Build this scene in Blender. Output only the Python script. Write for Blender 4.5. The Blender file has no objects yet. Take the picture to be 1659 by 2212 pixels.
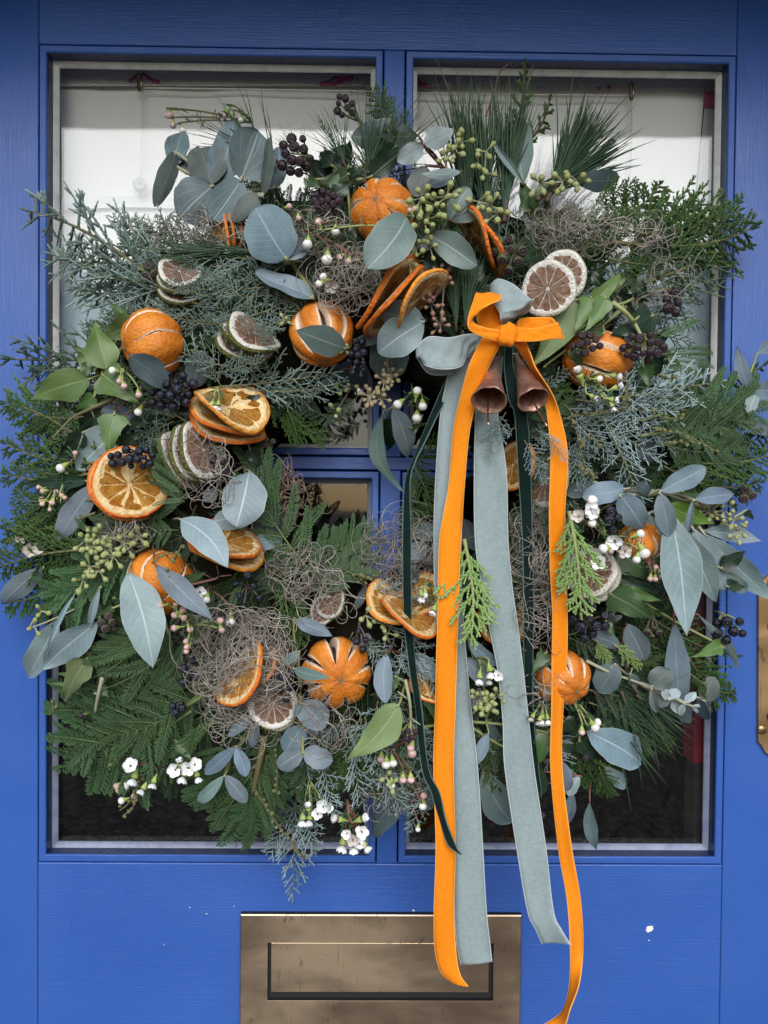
import bpy, math, random
import numpy as np
from mathutils import Vector, Matrix, Euler

rnd = random.Random(11)
nrs = np.random.RandomState(5)
sc = bpy.context.scene
COL = sc.collection
R = math.radians

# ------------------------------------------------------------------ camera
cam_d = bpy.data.cameras.new('camera')
cam = bpy.data.objects.new('camera', cam_d)
COL.objects.link(cam)
cam.location = (-0.01064, -0.80137, -0.03819)
cam.rotation_euler = (1.55173, -0.00961, -0.01194)
cam_d.sensor_fit = 'HORIZONTAL'
HF = R(53.1)
cam_d.angle = HF
cam_d.clip_start = 0.01
cam_d.clip_end = 500
sc.camera = cam
CAM = Vector(cam.location)
CROT = Euler(cam.rotation_euler).to_matrix()

# ------------------------------------------------------------------ light
SUN_EL, SUN_AZ = R(33), R(0)          # azimuth measured from the viewer's back, towards the left
world = bpy.data.worlds.new('World')
sc.world = world
world.use_nodes = True
wn = world.node_tree
bg = wn.nodes['Background']
sky = wn.nodes.new('ShaderNodeTexSky')
sky.sky_type = 'NISHITA'
sky.sun_disc = False
sky.sun_elevation = SUN_EL
sdir = Vector((math.sin(SUN_AZ) * math.cos(SUN_EL), -math.cos(SUN_AZ) * math.cos(SUN_EL), math.sin(SUN_EL)))
sky.sun_rotation = math.atan2(sdir.x, sdir.y)
sky.dust_density = 1.0
sky.ozone_density = 1.6
wn.links.new(sky.outputs[0], bg.inputs[0])
bg.inputs[1].default_value = 0.06
sun_d = bpy.data.lights.new('sun', 'SUN')
sun_d.energy = 1.5
sun_d.angle = R(52)
sun_d.color = (1.0, 0.99, 0.98)
sun = bpy.data.objects.new('sun', sun_d)
COL.objects.link(sun)
sun.rotation_euler = sdir.to_track_quat('Z', 'Y').to_euler()
sc.view_settings.view_transform = 'Standard'
sc.view_settings.look = 'None'
sc.view_settings.exposure = 1.0
sc.view_settings.gamma = 1.0
sc.cycles.max_bounces = 8
sc.cycles.transparent_max_bounces = 12

# ------------------------------------------------------------------ photograph coordinates -> points in the place
def P(x, y, depth=0.0):
    """the point seen at (x, y) of the photograph that lies `depth` metres in front of the door's face"""
    t = math.tan(HF / 2)
    d = CROT @ Vector(((x / 1659 - .5) * 2 * t, (.5 - y / 2212) * 2 * t * 4 / 3, -1))
    return CAM + d * ((-depth - CAM.y) / d.y)

PX = 0.80137 * 2 * math.tan(HF / 2) / 1659        # metres per photograph unit on the door's face

def zs(x, y):
    """height of the wreath's plump surface above the door"""
    r = math.hypot(x - 830, (y - 1030) * .97)
    t = (r - 470) / 390
    return .035 + .085 * math.sqrt(max(0, 1 - t * t))

def sz(px, depth):
    return px * PX * (0.80137 - depth) / 0.80137

# close-up frames (origin and step) used while measuring the photograph
def _c(ox, oy, s):
    return lambda x, y: (ox + s * x, oy + s * y)
C3 = _c(265.4, 165.9, .3); C4 = _c(663.6, 165.9, .3); C5 = _c(1061.8, 165.9, .36); C6 = _c(0, 464.5, .32)
C7 = _c(398.2, 497.7, .28); C8 = _c(763.1, 530.9, .3); R1 = _c(1161.3, 464.5, .3); R2 = _c(0, 796.3, .28)
R3 = _c(331.8, 796.3, .3); R4 = _c(763.1, 895.9, .3); R5 = _c(1194.5, 862.7, .28); R6 = _c(0, 1161.3, .28)
R7 = _c(331.8, 1194.5, .3); R8 = _c(730, 1227.7, .3); S1 = _c(1161.3, 1227.7, .3); S2 = _c(66.4, 1526.3, .3)
S3 = _c(530.9, 1559.5, .3); S4 = _c(862.7, 1659, .28); S5 = _c(1260.8, 1592.6, .28); D1 = _c(0, 0, 1)

# ------------------------------------------------------------------ objects
def link(o):
    COL.objects.link(o)
    return o

def empty(name, M=None, label=None, cat=None, group=None, kind=None):
    o = bpy.data.objects.new(name, None)
    o.empty_display_size = .02
    link(o)
    if M is not None:
        o.matrix_basis = M if isinstance(M, Matrix) else Matrix.Translation(M)
    if label: o['label'] = label
    if cat: o['category'] = cat
    if group: o['group'] = group
    if kind: o['kind'] = kind
    return o

def child(name, me, parent, M=None, kind=None, label=None):
    o = bpy.data.objects.new(name, me)
    link(o)
    o.parent = parent
    if M is not None: o.matrix_basis = M
    if kind: o['kind'] = kind
    if label: o['label'] = label
    return o

def mesh(name, V, F, m, uv=None, attr=None, smooth=True, midx=None):
    me = bpy.data.meshes.new(name)
    me.from_pydata([tuple(map(float, v)) for v in V], [], [tuple(map(int, f)) for f in F])
    for mm in (m if isinstance(m, (list, tuple)) else [m]):
        me.materials.append(mm)
    if midx is not None:
        me.polygons.foreach_set('material_index', midx)
    if uv is not None:
        lay = me.uv_layers.new(name='UVMap')
        li = np.empty(len(me.loops), dtype=np.int32)
        me.loops.foreach_get('vertex_index', li)
        lay.data.foreach_set('uv', np.asarray(uv, dtype=np.float32)[li].ravel())
    if attr is not None:
        for k, vals in attr.items():
            a = me.attributes.new(k, 'FLOAT', 'POINT')
            a.data.foreach_set('value', np.asarray(vals, dtype=np.float32))
    if smooth:
        me.polygons.foreach_set('use_smooth', [True] * len(me.polygons))
    me.update()
    return me

class Geo:
    """collects tubes, lathes and boxes into ONE mesh"""
    def __init__(s): s.V, s.F, s.U = [], [], []
    def add(s, V, F, U=None):
        o = len(s.V)
        s.V.extend(V)
        s.F.extend([tuple(i + o for i in f) for f in F])
        s.U.extend(U if U is not None else [(0, 0)] * len(V))
    def tube(s, pts, rad, n=5, cap=True, flat=1.0, u0=0.0, u1=1.0):
        pts = np.asarray(pts, float); m = len(pts)
        rad = np.full(m, rad) if np.isscalar(rad) else np.asarray(rad, float)
        T = np.gradient(pts, axis=0); T /= np.linalg.norm(T, axis=1)[:, None] + 1e-12
        a = np.array([0, 0, 1.0]) if abs(T[0][2]) < .9 else np.array([1.0, 0, 0])
        N = np.empty_like(T); x = np.cross(a, T[0]); N[0] = x / (np.linalg.norm(x) + 1e-12)
        for i in range(1, m):
            x = N[i - 1] - T[i] * N[i - 1].dot(T[i]); N[i] = x / (np.linalg.norm(x) + 1e-12)
        B = np.cross(T, N)
        ang = np.arange(n) * 2 * math.pi / n
        V = pts[:, None, :] + rad[:, None, None] * (np.cos(ang)[None, :, None] * N[:, None, :] + flat * np.sin(ang)[None, :, None] * B[:, None, :])
        V = V.reshape(-1, 3)
        F = [(i * n + j, i * n + (j + 1) % n, (i + 1) * n + (j + 1) % n, (i + 1) * n + j) for i in range(m - 1) for j in range(n)]
        if cap:
            F.append(tuple(range(n - 1, -1, -1))); F.append(tuple((m - 1) * n + j for j in range(n)))
        U = [(j / n, u0 + (u1 - u0) * i / (m - 1)) for i in range(m) for j in range(n)]
        s.add([tuple(v) for v in V], F, U)
    def lathe(s, prof, n=12, M=None):
        V, F, U = [], [], []
        m = len(prof)
        for i, (r, z) in enumerate(prof):
            for j in range(n):
                a = 2 * math.pi * j / n
                v = Vector((r * math.cos(a), r * math.sin(a), z))
                V.append(tuple(M @ v) if M is not None else tuple(v)); U.append((j / n, i / (m - 1)))
        for i in range(m - 1):
            for j in range(n):
                F.append((i * n + j, i * n + (j + 1) % n, (i + 1) * n + (j + 1) % n, (i + 1) * n + j))
        s.add(V, F, U)
    def box(s, x0, x1, y0, y1, z0, z1):
        V = [(x0, y0, z0), (x1, y0, z0), (x1, y1, z0), (x0, y1, z0), (x0, y0, z1), (x1, y0, z1), (x1, y1, z1), (x0, y1, z1)]
        s.add(V, [(3, 2, 1, 0), (4, 5, 6, 7), (0, 1, 5, 4), (1, 2, 6, 5), (2, 3, 7, 6), (3, 0, 4, 7)])
    def ring(s, x0, x1, z0, z1, prof):
        """sweeps a profile of (inset, y) round a rectangle with mitred corners"""
        V, F = [], []
        m = len(prof)
        for (i, y) in prof:
            V += [(x0 + i, y, z0 + i), (x1 - i, y, z0 + i), (x1 - i, y, z1 - i), (x0 + i, y, z1 - i)]
        for k in range(m - 1):
            for j in range(4):
                F.append((k * 4 + j, k * 4 + (j + 1) % 4, (k + 1) * 4 + (j + 1) % 4, (k + 1) * 4 + j))
        s.add(V, F)
    def mesh(s, name, m, smooth=True):
        return mesh(name, s.V, s.F, m, uv=s.U, smooth=smooth)

def catmull(pts, k=8):
    p = np.asarray(pts, float)
    p = np.vstack([2 * p[0] - p[1], p, 2 * p[-1] - p[-2]])
    out = []
    for i in range(1, len(p) - 2):
        for j in range(k):
            t = j / k
            out.append(.5 * ((2 * p[i]) + (-p[i - 1] + p[i + 1]) * t + (2 * p[i - 1] - 5 * p[i] + 4 * p[i + 1] - p[i + 2]) * t * t + (-p[i - 1] + 3 * p[i] - 3 * p[i + 1] + p[i + 2]) * t ** 3))
    out.append(p[-2])
    return np.array(out)

def frame(base, tip, roll=0.0):
    """axes of something that runs from base to tip and faces the viewer, rolled about its length"""
    y = (tip - base).normalized()
    v = (CAM - (base + tip) / 2).normalized()
    z = v - y * v.dot(y)
    z = z.normalized() if z.length > 1e-4 else y.orthogonal().normalized()
    x = y.cross(z)
    if roll:
        q = Matrix.Rotation(roll, 3, y)
        x, z = q @ x, q @ z
    return x, y, z

def basis(o, x, y, z, s=(1, 1, 1)):
    return Matrix(((x[0] * s[0], y[0] * s[1], z[0] * s[2], o[0]), (x[1] * s[0], y[1] * s[1], z[1] * s[2], o[1]), (x[2] * s[0], y[2] * s[1], z[2] * s[2], o[2]), (0, 0, 0, 1)))

# things whose label is finished at the end, when every neighbour is known
PENDING = []
def later(o, desc, x, y, group=None):
    PENDING.append((o, desc, x, y))
    if group: o['group'] = group
# ------------------------------------------------------------------ materials
class Mat:
    def __init__(s, name, color=(.5, .5, .5), rough=.5, metal=0.0, spec=.5, **kw):
        s.m = bpy.data.materials.new(name); s.m.use_nodes = True
        s.nt = s.m.node_tree; s.b = s.nt.nodes['Principled BSDF']
        s.set('Base Color', (*color, 1)); s.set('Roughness', rough); s.set('Metallic', metal); s.set('Specular IOR Level', spec)
        for k, v in kw.items(): s.set(k.replace('_', ' '), v)
    def set(s, k, v):
        i = s.b.inputs[k]
        if isinstance(v, bpy.types.NodeSocket): s.nt.links.new(v, i)
        else: i.default_value = v
    def node(s, t, ins=None, **props):
        n = s.nt.nodes.new(t)
        for k, v in props.items(): setattr(n, k, v)
        for k, v in (ins or {}).items():
            if isinstance(v, bpy.types.NodeSocket): s.nt.links.new(v, n.inputs[k])
            else: n.inputs[k].default_value = v
        return n
    def obj(s): return s.node('ShaderNodeTexCoord').outputs['Object']
    def uv(s): return s.node('ShaderNodeTexCoord').outputs['UV']
    def xyz(s, v): return s.node('ShaderNodeSeparateXYZ', {0: v}).outputs
    def rand(s): return s.node('ShaderNodeObjectInfo').outputs['Random']
    def attr(s, n): return s.node('ShaderNodeAttribute', attribute_name=n).outputs['Fac']
    def mapv(s, v, scale=(1, 1, 1), loc=(0, 0, 0)): return s.node('ShaderNodeMapping', {'Vector': v, 'Scale': scale, 'Location': loc}).outputs[0]
    def noise(s, v, scale, detail=3, rough=.55, dist=0.0):
        return s.node('ShaderNodeTexNoise', {'Vector': v, 'Scale': scale, 'Detail': detail, 'Roughness': rough, 'Distortion': dist}).outputs['Fac']
    def voro(s, v, scale, feature='F1', out='Distance', rand=1.0): return s.node('ShaderNodeTexVoronoi', {'Vector': v, 'Scale': scale, 'Randomness': rand}, feature=feature).outputs[out]
    def math(s, op, a, b=0.0, c=0.0, clamp=False):
        return s.node('ShaderNodeMath', {0: a, 1: b, 2: c}, operation=op, use_clamp=clamp).outputs[0]
    def ss(s, v, lo, hi, a=0.0, b=1.0):
        return s.node('ShaderNodeMapRange', {'Value': v, 'From Min': lo, 'From Max': hi, 'To Min': a, 'To Max': b}, interpolation_type='SMOOTHSTEP').outputs[0]
    def mix(s, f, a, b, mode='MIX'):
        a = (*a, 1) if isinstance(a, tuple) and len(a) == 3 else a
        b = (*b, 1) if isinstance(b, tuple) and len(b) == 3 else b
        return s.node('ShaderNodeMix', {0: f, 6: a, 7: b}, data_type='RGBA', blend_type=mode).outputs[2]
    def bump(s, h, strength=.3, dist=.001, normal=None):
        ins = {'Height': h, 'Strength': strength, 'Distance': dist}
        if normal is not None: ins['Normal'] = normal
        o = s.node('ShaderNodeBump', ins).outputs[0]
        s.set('Normal', o)
        return o
    def hsv(s, col, h=.5, sat=1.0, v=1.0): return s.node('ShaderNodeHueSaturation', {'Hue': h, 'Saturation': sat, 'Value': v, 'Color': col}).outputs[0]

def paint(name, along, k=1.0):
    """worn blue gloss paint with brush strokes along x or z"""
    m = Mat(name, rough=.34, spec=.5)
    o = m.obj()
    s1 = (14, 60, 620) if along == 'x' else (620, 60, 14)
    s2 = (60, 200, 2600) if along == 'x' else (2600, 200, 60)
    b1 = m.noise(m.mapv(o, s1), 1.0, 3, .6)
    b2 = m.noise(m.mapv(o, s2), 1.0, 2, .6)
    cl = m.noise(o, 9, 4, .6)
    base = m.mix(cl, tuple(c * k for c in (.029, .093, .365)), tuple(c * k for c in (.038, .120, .43)))
    base = m.mix(m.ss(b1, .35, .8, 0, .18), base, tuple(c * k for c in (.05, .135, .47)))
    # hair scratches where the gloss is rubbed pale
    s3 = (22, 40, 1500) if along == 'x' else (1500, 40, 22)
    sc_ = m.math('MULTIPLY', m.ss(m.noise(m.mapv(o, s3), 1.0, 4, .65), .64, .76), m.ss(m.noise(o, 7, 3), .48, .68))
    sp = m.math('MULTIPLY', m.ss(m.voro(o, 190), .10, .05), m.ss(m.noise(o, 23, 2), .56, .66))
    wear = m.math('MAXIMUM', m.math('MULTIPLY', sc_, .45), m.math('MULTIPLY', sp, .5))
    m.set('Base Color', m.mix(wear, base, (.34, .42, .62)))
    m.set('Roughness', m.math('ADD', m.ss(cl, .3, .7, .26, .38), m.math('MULTIPLY', wear, .3)))
    h = m.math('ADD', m.math('MULTIPLY', b1, 1.0), m.math('MULTIPLY', b2, .5))
    m.bump(m.math('ADD', h, m.math('MULTIPLY', m.noise(o, 420, 2), .25)), .55, .0006)
    return m.m
PAINT_H, PAINT_V = paint('blue paint brushed across', 'x'), paint('blue paint brushed upright', 'z')
PAINT_N = paint('darker paint in the rebates', 'z', .22)  # same brushed blue, much darker in the rebates

def putty_mat(nm, c0, c1):
    m = Mat(nm, rough=.4); o = m.obj()
    n = m.noise(m.mapv(o, (60, 60, 60)), 1, 4)
    m.set('Base Color', m.mix(m.ss(n, .35, .75), c0, c1)); m.bump(m.noise(o, 240, 3), .5, .001)
    return m.m
PUTTY = putty_mat('old cream putty', (.74, .75, .72), (.55, .565, .56))
PUTTY_BLUE = putty_mat('blue grey painted putty', (.25, .28, .38), (.17, .20, .31))

def glass_mat():
    m = bpy.data.materials.new('window glass'); m.use_nodes = True; nt = m.node_tree; nt.nodes.clear()
    out = nt.nodes.new('ShaderNodeOutputMaterial'); mx = nt.nodes.new('ShaderNodeMixShader')
    tr = nt.nodes.new('ShaderNodeBsdfTransparent'); gl = nt.nodes.new('ShaderNodeBsdfGlossy')
    gl.inputs['Roughness'].default_value = .035
    tr.inputs[0].default_value = (.96, .975, .97, 1)
    tc = nt.nodes.new('ShaderNodeTexCoord'); no = nt.nodes.new('ShaderNodeTexNoise'); bu = nt.nodes.new('ShaderNodeBump')
    no.inputs['Scale'].default_value = 9; no.inputs['Detail'].default_value = 1
    bu.inputs['Strength'].default_value = .05; bu.inputs['Distance'].default_value = .01
    L = nt.links.new
    L(tc.outputs['Object'], no.inputs['Vector']); L(no.outputs['Fac'], bu.inputs['Height']); L(bu.outputs[0], gl.inputs['Normal'])
    # reflectance by angle, the same from either side of the sheet
    ge = nt.nodes.new('ShaderNodeNewGeometry'); dt = nt.nodes.new('ShaderNodeVectorMath'); dt.operation = 'DOT_PRODUCT'
    L(ge.outputs['Incoming'], dt.inputs[0]); L(ge.outputs['Normal'], dt.inputs[1])
    def mt(op, x, y=0.0):
        n = nt.nodes.new('ShaderNodeMath'); n.operation = op
        for i, v in enumerate((x, y)):
            if isinstance(v, bpy.types.NodeSocket): L(v, n.inputs[i])
            else: n.inputs[i].default_value = v
        return n.outputs[0]
    F0 = .058
    fr = mt('ADD', mt('MULTIPLY', mt('POWER', mt('SUBTRACT', 1.0, mt('ABSOLUTE', dt.outputs['Value'])), 5.0), 1 - F0), F0)
    L(fr, mx.inputs[0]); L(tr.outputs[0], mx.inputs[1]); L(gl.outputs[0], mx.inputs[2]); L(mx.outputs[0], out.inputs[0])
    return m
GLASS = glass_mat()

def brass_mat(name, c0, c1, rough):
    m = Mat(name, metal=1.0, rough=rough); o = m.obj()
    a = m.noise(m.mapv(o, (7, 20, 16)), 1, 4, .6, .3)
    b = m.noise(m.mapv(o, (30, 40, 1500)), 1, 2)
    col = m.mix(m.ss(a, .3, .72), c0, c1)
    st = m.math('MULTIPLY', m.ss(m.noise(m.mapv(o, (150, 60, 60)), 1, 4, .7), .57, .66), m.ss(m.noise(o, 26, 2), .47, .6))
    drip = m.math('MULTIPLY', m.ss(m.noise(m.mapv(o, (330, 10, 14)), 1, 2, .5), .62, .68), m.ss(m.noise(o, 19, 2), .45, .6))
    dark = m.math('MAXIMUM', st, m.math('MULTIPLY', drip, .7))
    m.set('Base Color', m.mix(m.math('MULTIPLY', dark, .75), col, (.06, .045, .035)))
    m.set('Roughness', m.math('ADD', m.ss(a, .3, .7, rough - .06, rough + .1), m.math('MULTIPLY', dark, .2)))
    m.bump(m.math('ADD', b, m.math('MULTIPLY', a, .6)), .08, .0004)
    return m.m
BRASS = brass_mat('tarnished brass', (.48, .36, .25), (.66, .515, .36), .40)
BRASS2 = brass_mat('worn golden brass', (.46, .28, .13), (.62, .42, .22), .38)
DARKMETAL = Mat('dark gap', (.012, .012, .014), .6).m

def fabric(name, c0, c1, scale=1500):
    m = Mat(name, rough=.9, spec=.2); o = m.obj(); p = m.xyz(o)
    wx = m.math('SINE', m.math('MULTIPLY', p[0], scale)); wz = m.math('SINE', m.math('MULTIPLY', p[2], scale))
    w = m.math('MULTIPLY', wx, wz)
    m.set('Base Color', m.mix(m.ss(w, -.8, .8), c0, c1)); m.bump(w, .35, .0005)
    return m.m
LINEN = fabric('grey linen weave', (.50, .46, .44), (.70, .66, .63), 2400)
PINK = fabric('pink printed linen', (.33, .06, .14), (.46, .10, .22), 2400)
def blind_mat():
    m = Mat('cream blind lining', rough=.85, spec=.2); o = m.obj()
    n = m.noise(m.mapv(o, (6, 6, 2)), 1, 3)
    m.set('Base Color', m.mix(n, (.81, .765, .72), (.87, .84, .81))); m.bump(m.math('ADD', n, m.math('MULTIPLY', m.noise(o, 900, 2), .05)), .5, .006)
    return m.m
BLIND = blind_mat()
PALEBLUE = Mat('pale blue blind cloth', (.60, .76, .84), .7).m  # colour of the sky mirrored in the upper panes
HEMTAPE = Mat('pale hem tape', (.74, .73, .74), .6).m
CORD = Mat('white cord', (.72, .68, .63), .7).m
PLASTIC = Mat('clear plastic', (.72, .72, .72), .2, Transmission_Weight=.4).m
GILT = Mat('gilt ring', (.32, .23, .11), .35, metal=1.0).m
REDCURT = Mat('red painted wood', (.80, .05, .10), .5).m
ROOM = Mat('dim room plaster', (.10, .085, .08), .9).m
def wall_mat():
    m = Mat('white render', rough=.9); o = m.obj(); n = m.noise(o, 30, 5)
    m.set('Base Color', m.mix(n, (.50, .49, .47), (.62, .61, .58))); m.bump(m.noise(o, 160, 4), .5, .003); return m.m
WALL = wall_mat()
SOFFIT = Mat('dark overhang underside', (.05, .05, .055), .8).m
def gravel_mat():
    m = Mat('gravel', rough=.9); o = m.obj(); v = m.voro(o, 38); c = m.voro(o, 38, out='Color')
    k = m.xyz(c)[0]; col = m.mix(k, (.045, .04, .042), (.26, .22, .20))
    m.set('Base Color', m.mix(m.ss(v, .35, .75), col, (.02, .018, .018))); m.bump(v, .8, -.02); return m.m
GRAVEL = gravel_mat()

# ---- leaves: uv.x runs across the blade, uv.y from the stalk to the tip
def leaf_mat(name, c0, c1, vein, nveins=9, slant=1.5, rough=.5, vamt=.35, mott=.25, rim=None, sheen=0.0, trans=0.0, under=None, vmode='side', bumpk=.3, sat=.66):
    m = Mat(name, rough=rough, spec=.45)
    u = m.xyz(m.uv()); x, y = u[0], u[1]; o = m.obj(); r = m.rand()
    a = m.math('ABSOLUTE', m.math('SUBTRACT', m.math('MULTIPLY', x, 2.0), 1.0))
    wob = m.math('MULTIPLY', m.math('SUBTRACT', m.noise(o, 60, 2), .5), .5)
    mid = m.ss(a, .015, .07, 1, 0)
    if vmode == 'side':
        f = m.math('ADD', m.math('SUBTRACT', m.math('MULTIPLY', y, float(nveins)), m.math('MULTIPLY', a, slant)), wob)
    else:      # ribs fanning from the stalk
        ang = m.math('ARCTAN2', m.math('MULTIPLY', a, .55), m.math('ADD', y, .03))
        f = m.math('ADD', m.math('MULTIPLY', ang, 3.2), m.math('MULTIPLY', wob, .25))
    d = m.math('ABSOLUTE', m.math('SUBTRACT', m.math('FRACT', f), .5))
    side = m.math('MULTIPLY', m.ss(d, .02, .10, 1, 0), m.ss(a, .95, .6, .25, 1))
    mo = m.noise(o, 75, 4, .65)
    fine = m.ss(m.voro(o, 420, 'DISTANCE_TO_EDGE'), .0, .10, 1, 0)
    base = m.mix(r, c0, c1)
    base = m.mix(m.ss(mo, .3, .7, 0, mott), base, tuple(min(1, c * 1.7 + .02) for c in c0))
    base = m.hsv(base, m.math('ADD', .485, m.math('MULTIPLY', r, .032)), m.math('ADD', sat, m.math('MULTIPLY', m.math('FRACT', m.math('MULTIPLY', r, 7.3)), .34)), m.math('MULTIPLY', m.ss(m.noise(o, 16, 2), .3, .7, .82, 1.15), m.math('ADD', .78, m.math('MULTIPLY', m.math('FRACT', m.math('MULTIPLY', r, 3.7)), .40))))
    spots = m.math('MULTIPLY', m.ss(m.noise(o, 130, 3, .6), .66, .74), m.ss(m.noise(o, 28, 2), .50, .62))
    base = m.mix(m.math('MULTIPLY', spots, .55), base, (.10, .075, .05))
    base = m.mix(m.math('MULTIPLY', m.ss(m.noise(o, 40, 3), .56, .7), .35), base, tuple(c * .62 for c in c1))
    vm = m.math('MAXIMUM', m.math('MULTIPLY', mid, .75), m.math('MULTIPLY', side, vamt))
    vm = m.math('MAXIMUM', vm, m.math('MULTIPLY', fine, vamt * .22))
    base = m.mix(vm, base, vein)
    if rim is not None:
        base = m.mix(m.ss(a, .93, .99, 0, .6), base, rim)
    if under is not None:
        g = m.node('ShaderNodeNewGeometry').outputs['Backfacing']
        base = m.mix(g, base, under)
    m.set('Base Color', base)
    m.set('Roughness', m.ss(mo, .2, .8, rough - .08, rough + .1))
    if trans: m.set('Subsurface Weight', 0.0)
    m.bump(m.math('ADD', m.math('MULTIPLY', vm, -1.0), m.math('MULTIPLY', mo, .5)), bumpk, .0012)
    return m.m

LM = {}
LM['pale'] = leaf_mat('pale eucalyptus leaf', (.20, .31, .32), (.19, .31, .36), (.52, .62, .62), 10, 2.0, .5, .22, .22, (.42, .46, .42), under=(.24, .33, .33))
LM['sage'] = leaf_mat('sage eucalyptus leaf', (.13, .215, .19), (.15, .235, .215), (.34, .44, .38), 10, 2.2, .5, .2, .25, (.30, .30, .24), under=(.13, .19, .17))
LM['blue'] = leaf_mat('blue eucalyptus leaf', (.115, .18, .22), (.13, .19, .255), (.30, .38, .42), 9, 2.0, .5, .22, .35, (.20, .24, .26), under=(.11, .16, .17))
LM['dark'] = leaf_mat('dusky eucalyptus leaf', (.055, .09, .10), (.065, .10, .105), (.13, .18, .18), 9, 2.0, .55, .25, .3, under=(.06, .09, .09))
LM['dollar'] = leaf_mat('silver dollar leaf', (.095, .155, .165), (.115, .175, .20), (.31, .40, .39), 4, 1, .5, .28, .45, (.15, .19, .17), under=(.075, .105, .095), vmode='fan')
LM['olive'] = leaf_mat('olive dusky round leaf', (.085, .115, .105), (.10, .13, .115), (.16, .20, .17), 4, 1, .5, .3, .4, under=(.07, .09, .08), vmode='fan')
LM['silver'] = leaf_mat('silvered young leaf', (.30, .38, .40), (.36, .43, .46), (.16, .24, .24), 5, 1, .5, .45, .5, (.32, .2, .27), vmode='fan')
LM['ivy'] = leaf_mat('light green ivy leaf', (.085, .155, .035), (.105, .185, .05), (.20, .29, .10), 4, 1, .38, .2, .2, (.16, .20, .07), under=(.11, .18, .07), vmode='fan', sat=.85)
LM['ivymid'] = leaf_mat('green ivy leaf', (.045, .095, .028), (.055, .115, .035), (.12, .18, .08), 4, 1, .34, .22, .2, under=(.08, .13, .06), vmode='fan', sat=.85)
LM['ivydark'] = leaf_mat('dark glossy ivy leaf', (.010, .026, .012), (.014, .034, .015), (.035, .07, .035), 4, 1, .22, .3, .2, under=(.05, .08, .04), vmode='fan', sat=.85)
LM['ivypale'] = leaf_mat('matt pale ivy back', (.17, .25, .09), (.18, .26, .11), (.26, .34, .15), 5, 1.4, .5, .18, .2, under=(.17, .25, .1), sat=.85)

def twig_mat(name, c0, c1, tip=None, stripes=0.0, sp=14):
    """conifer scales: uv.y runs along each twig"""
    m = Mat(name, rough=.6, spec=.35); u = m.xyz(m.uv()); o = m.obj(); r = m.rand()
    n = m.noise(o, 9, 3)
    col = m.mix(m.ss(n, .3, .7), c0, c1)
    if stripes:
        w = m.math('SINE', m.math('ADD', m.math('MULTIPLY', u[1], 6.283 * sp), m.math('MULTIPLY', u[0], 12.566)))
        col = m.mix(m.ss(w, -.3, .7, 0, stripes), col, tuple(c * .33 for c in c0))
    if tip is not None:
        col = m.mix(m.ss(u[1], .45, 1.0, 0, .8), col, tip)
    m.set('Base Color', m.hsv(col, m.math('ADD', .49, m.math('MULTIPLY', r, .02)), 1.0, m.math('ADD', .8, m.math('MULTIPLY', r, .4))))
    return m.m
JUN = twig_mat('silvery juniper scales', (.20, .275, .235), (.11, .175, .135), (.33, .43, .385), .75, 7)
JUN_B = twig_mat('pale blue juniper scales', (.32, .43, .43), (.20, .30, .29), (.44, .55, .53), .72, 7)
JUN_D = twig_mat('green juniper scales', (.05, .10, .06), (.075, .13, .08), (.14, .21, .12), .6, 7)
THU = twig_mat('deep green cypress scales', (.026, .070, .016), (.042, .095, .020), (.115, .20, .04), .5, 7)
THU_L = twig_mat('bright green cypress scales', (.175, .285, .075), (.225, .345, .11), (.35, .45, .18), .62, 7)
MIM = twig_mat('feathery acacia leaflets', (.034, .086, .036), (.048, .108, .040), (.09, .16, .06))
MIM_D = twig_mat('dark acacia leaflets', (.014, .042, .020), (.022, .056, .026), (.04, .08, .04))  # acacia green darkened in colour to deepen shade between the sprigs
PIN = twig_mat('pine needles', (.04, .085, .045), (.06, .11, .06), (.09, .14, .07))
STEM = Mat('green brown stem', (.15, .14, .06), .6).m
STEM_G = Mat('yellow green stem', (.30, .33, .13), .5).m
STEM_F = Mat('green frond rib', (.13, .17, .06), .6).m
STEM_P = Mat('pale stem', (.36, .36, .25), .6).m
STEM_R = Mat('reddish stem', (.22, .10, .07), .6).m
STEM_B = Mat('brown bark stem', (.10, .065, .04), .8).m
STEM_V = Mat('grey violet stem', (.16, .12, .11), .7).m

def moss_mat():
    m = Mat('grey air plant strand', rough=.9, spec=.2); o = m.obj(); n = m.noise(o, 40, 3); r = m.rand()
    m.set('Base Color', m.mix(m.ss(n, .3, .7), (.17, .145, .125), (.47, .43, .375))); m.bump(m.noise(o, 1400, 2), .5, .0006); return m.m
MOSS = moss_mat()
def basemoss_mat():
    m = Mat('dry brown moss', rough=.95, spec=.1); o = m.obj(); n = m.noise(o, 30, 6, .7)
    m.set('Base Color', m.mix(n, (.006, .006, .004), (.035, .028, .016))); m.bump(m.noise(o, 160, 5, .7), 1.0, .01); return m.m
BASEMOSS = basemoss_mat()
FRAY = Mat('frayed brown moss strand', (.22, .15, .11), .9).m

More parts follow.
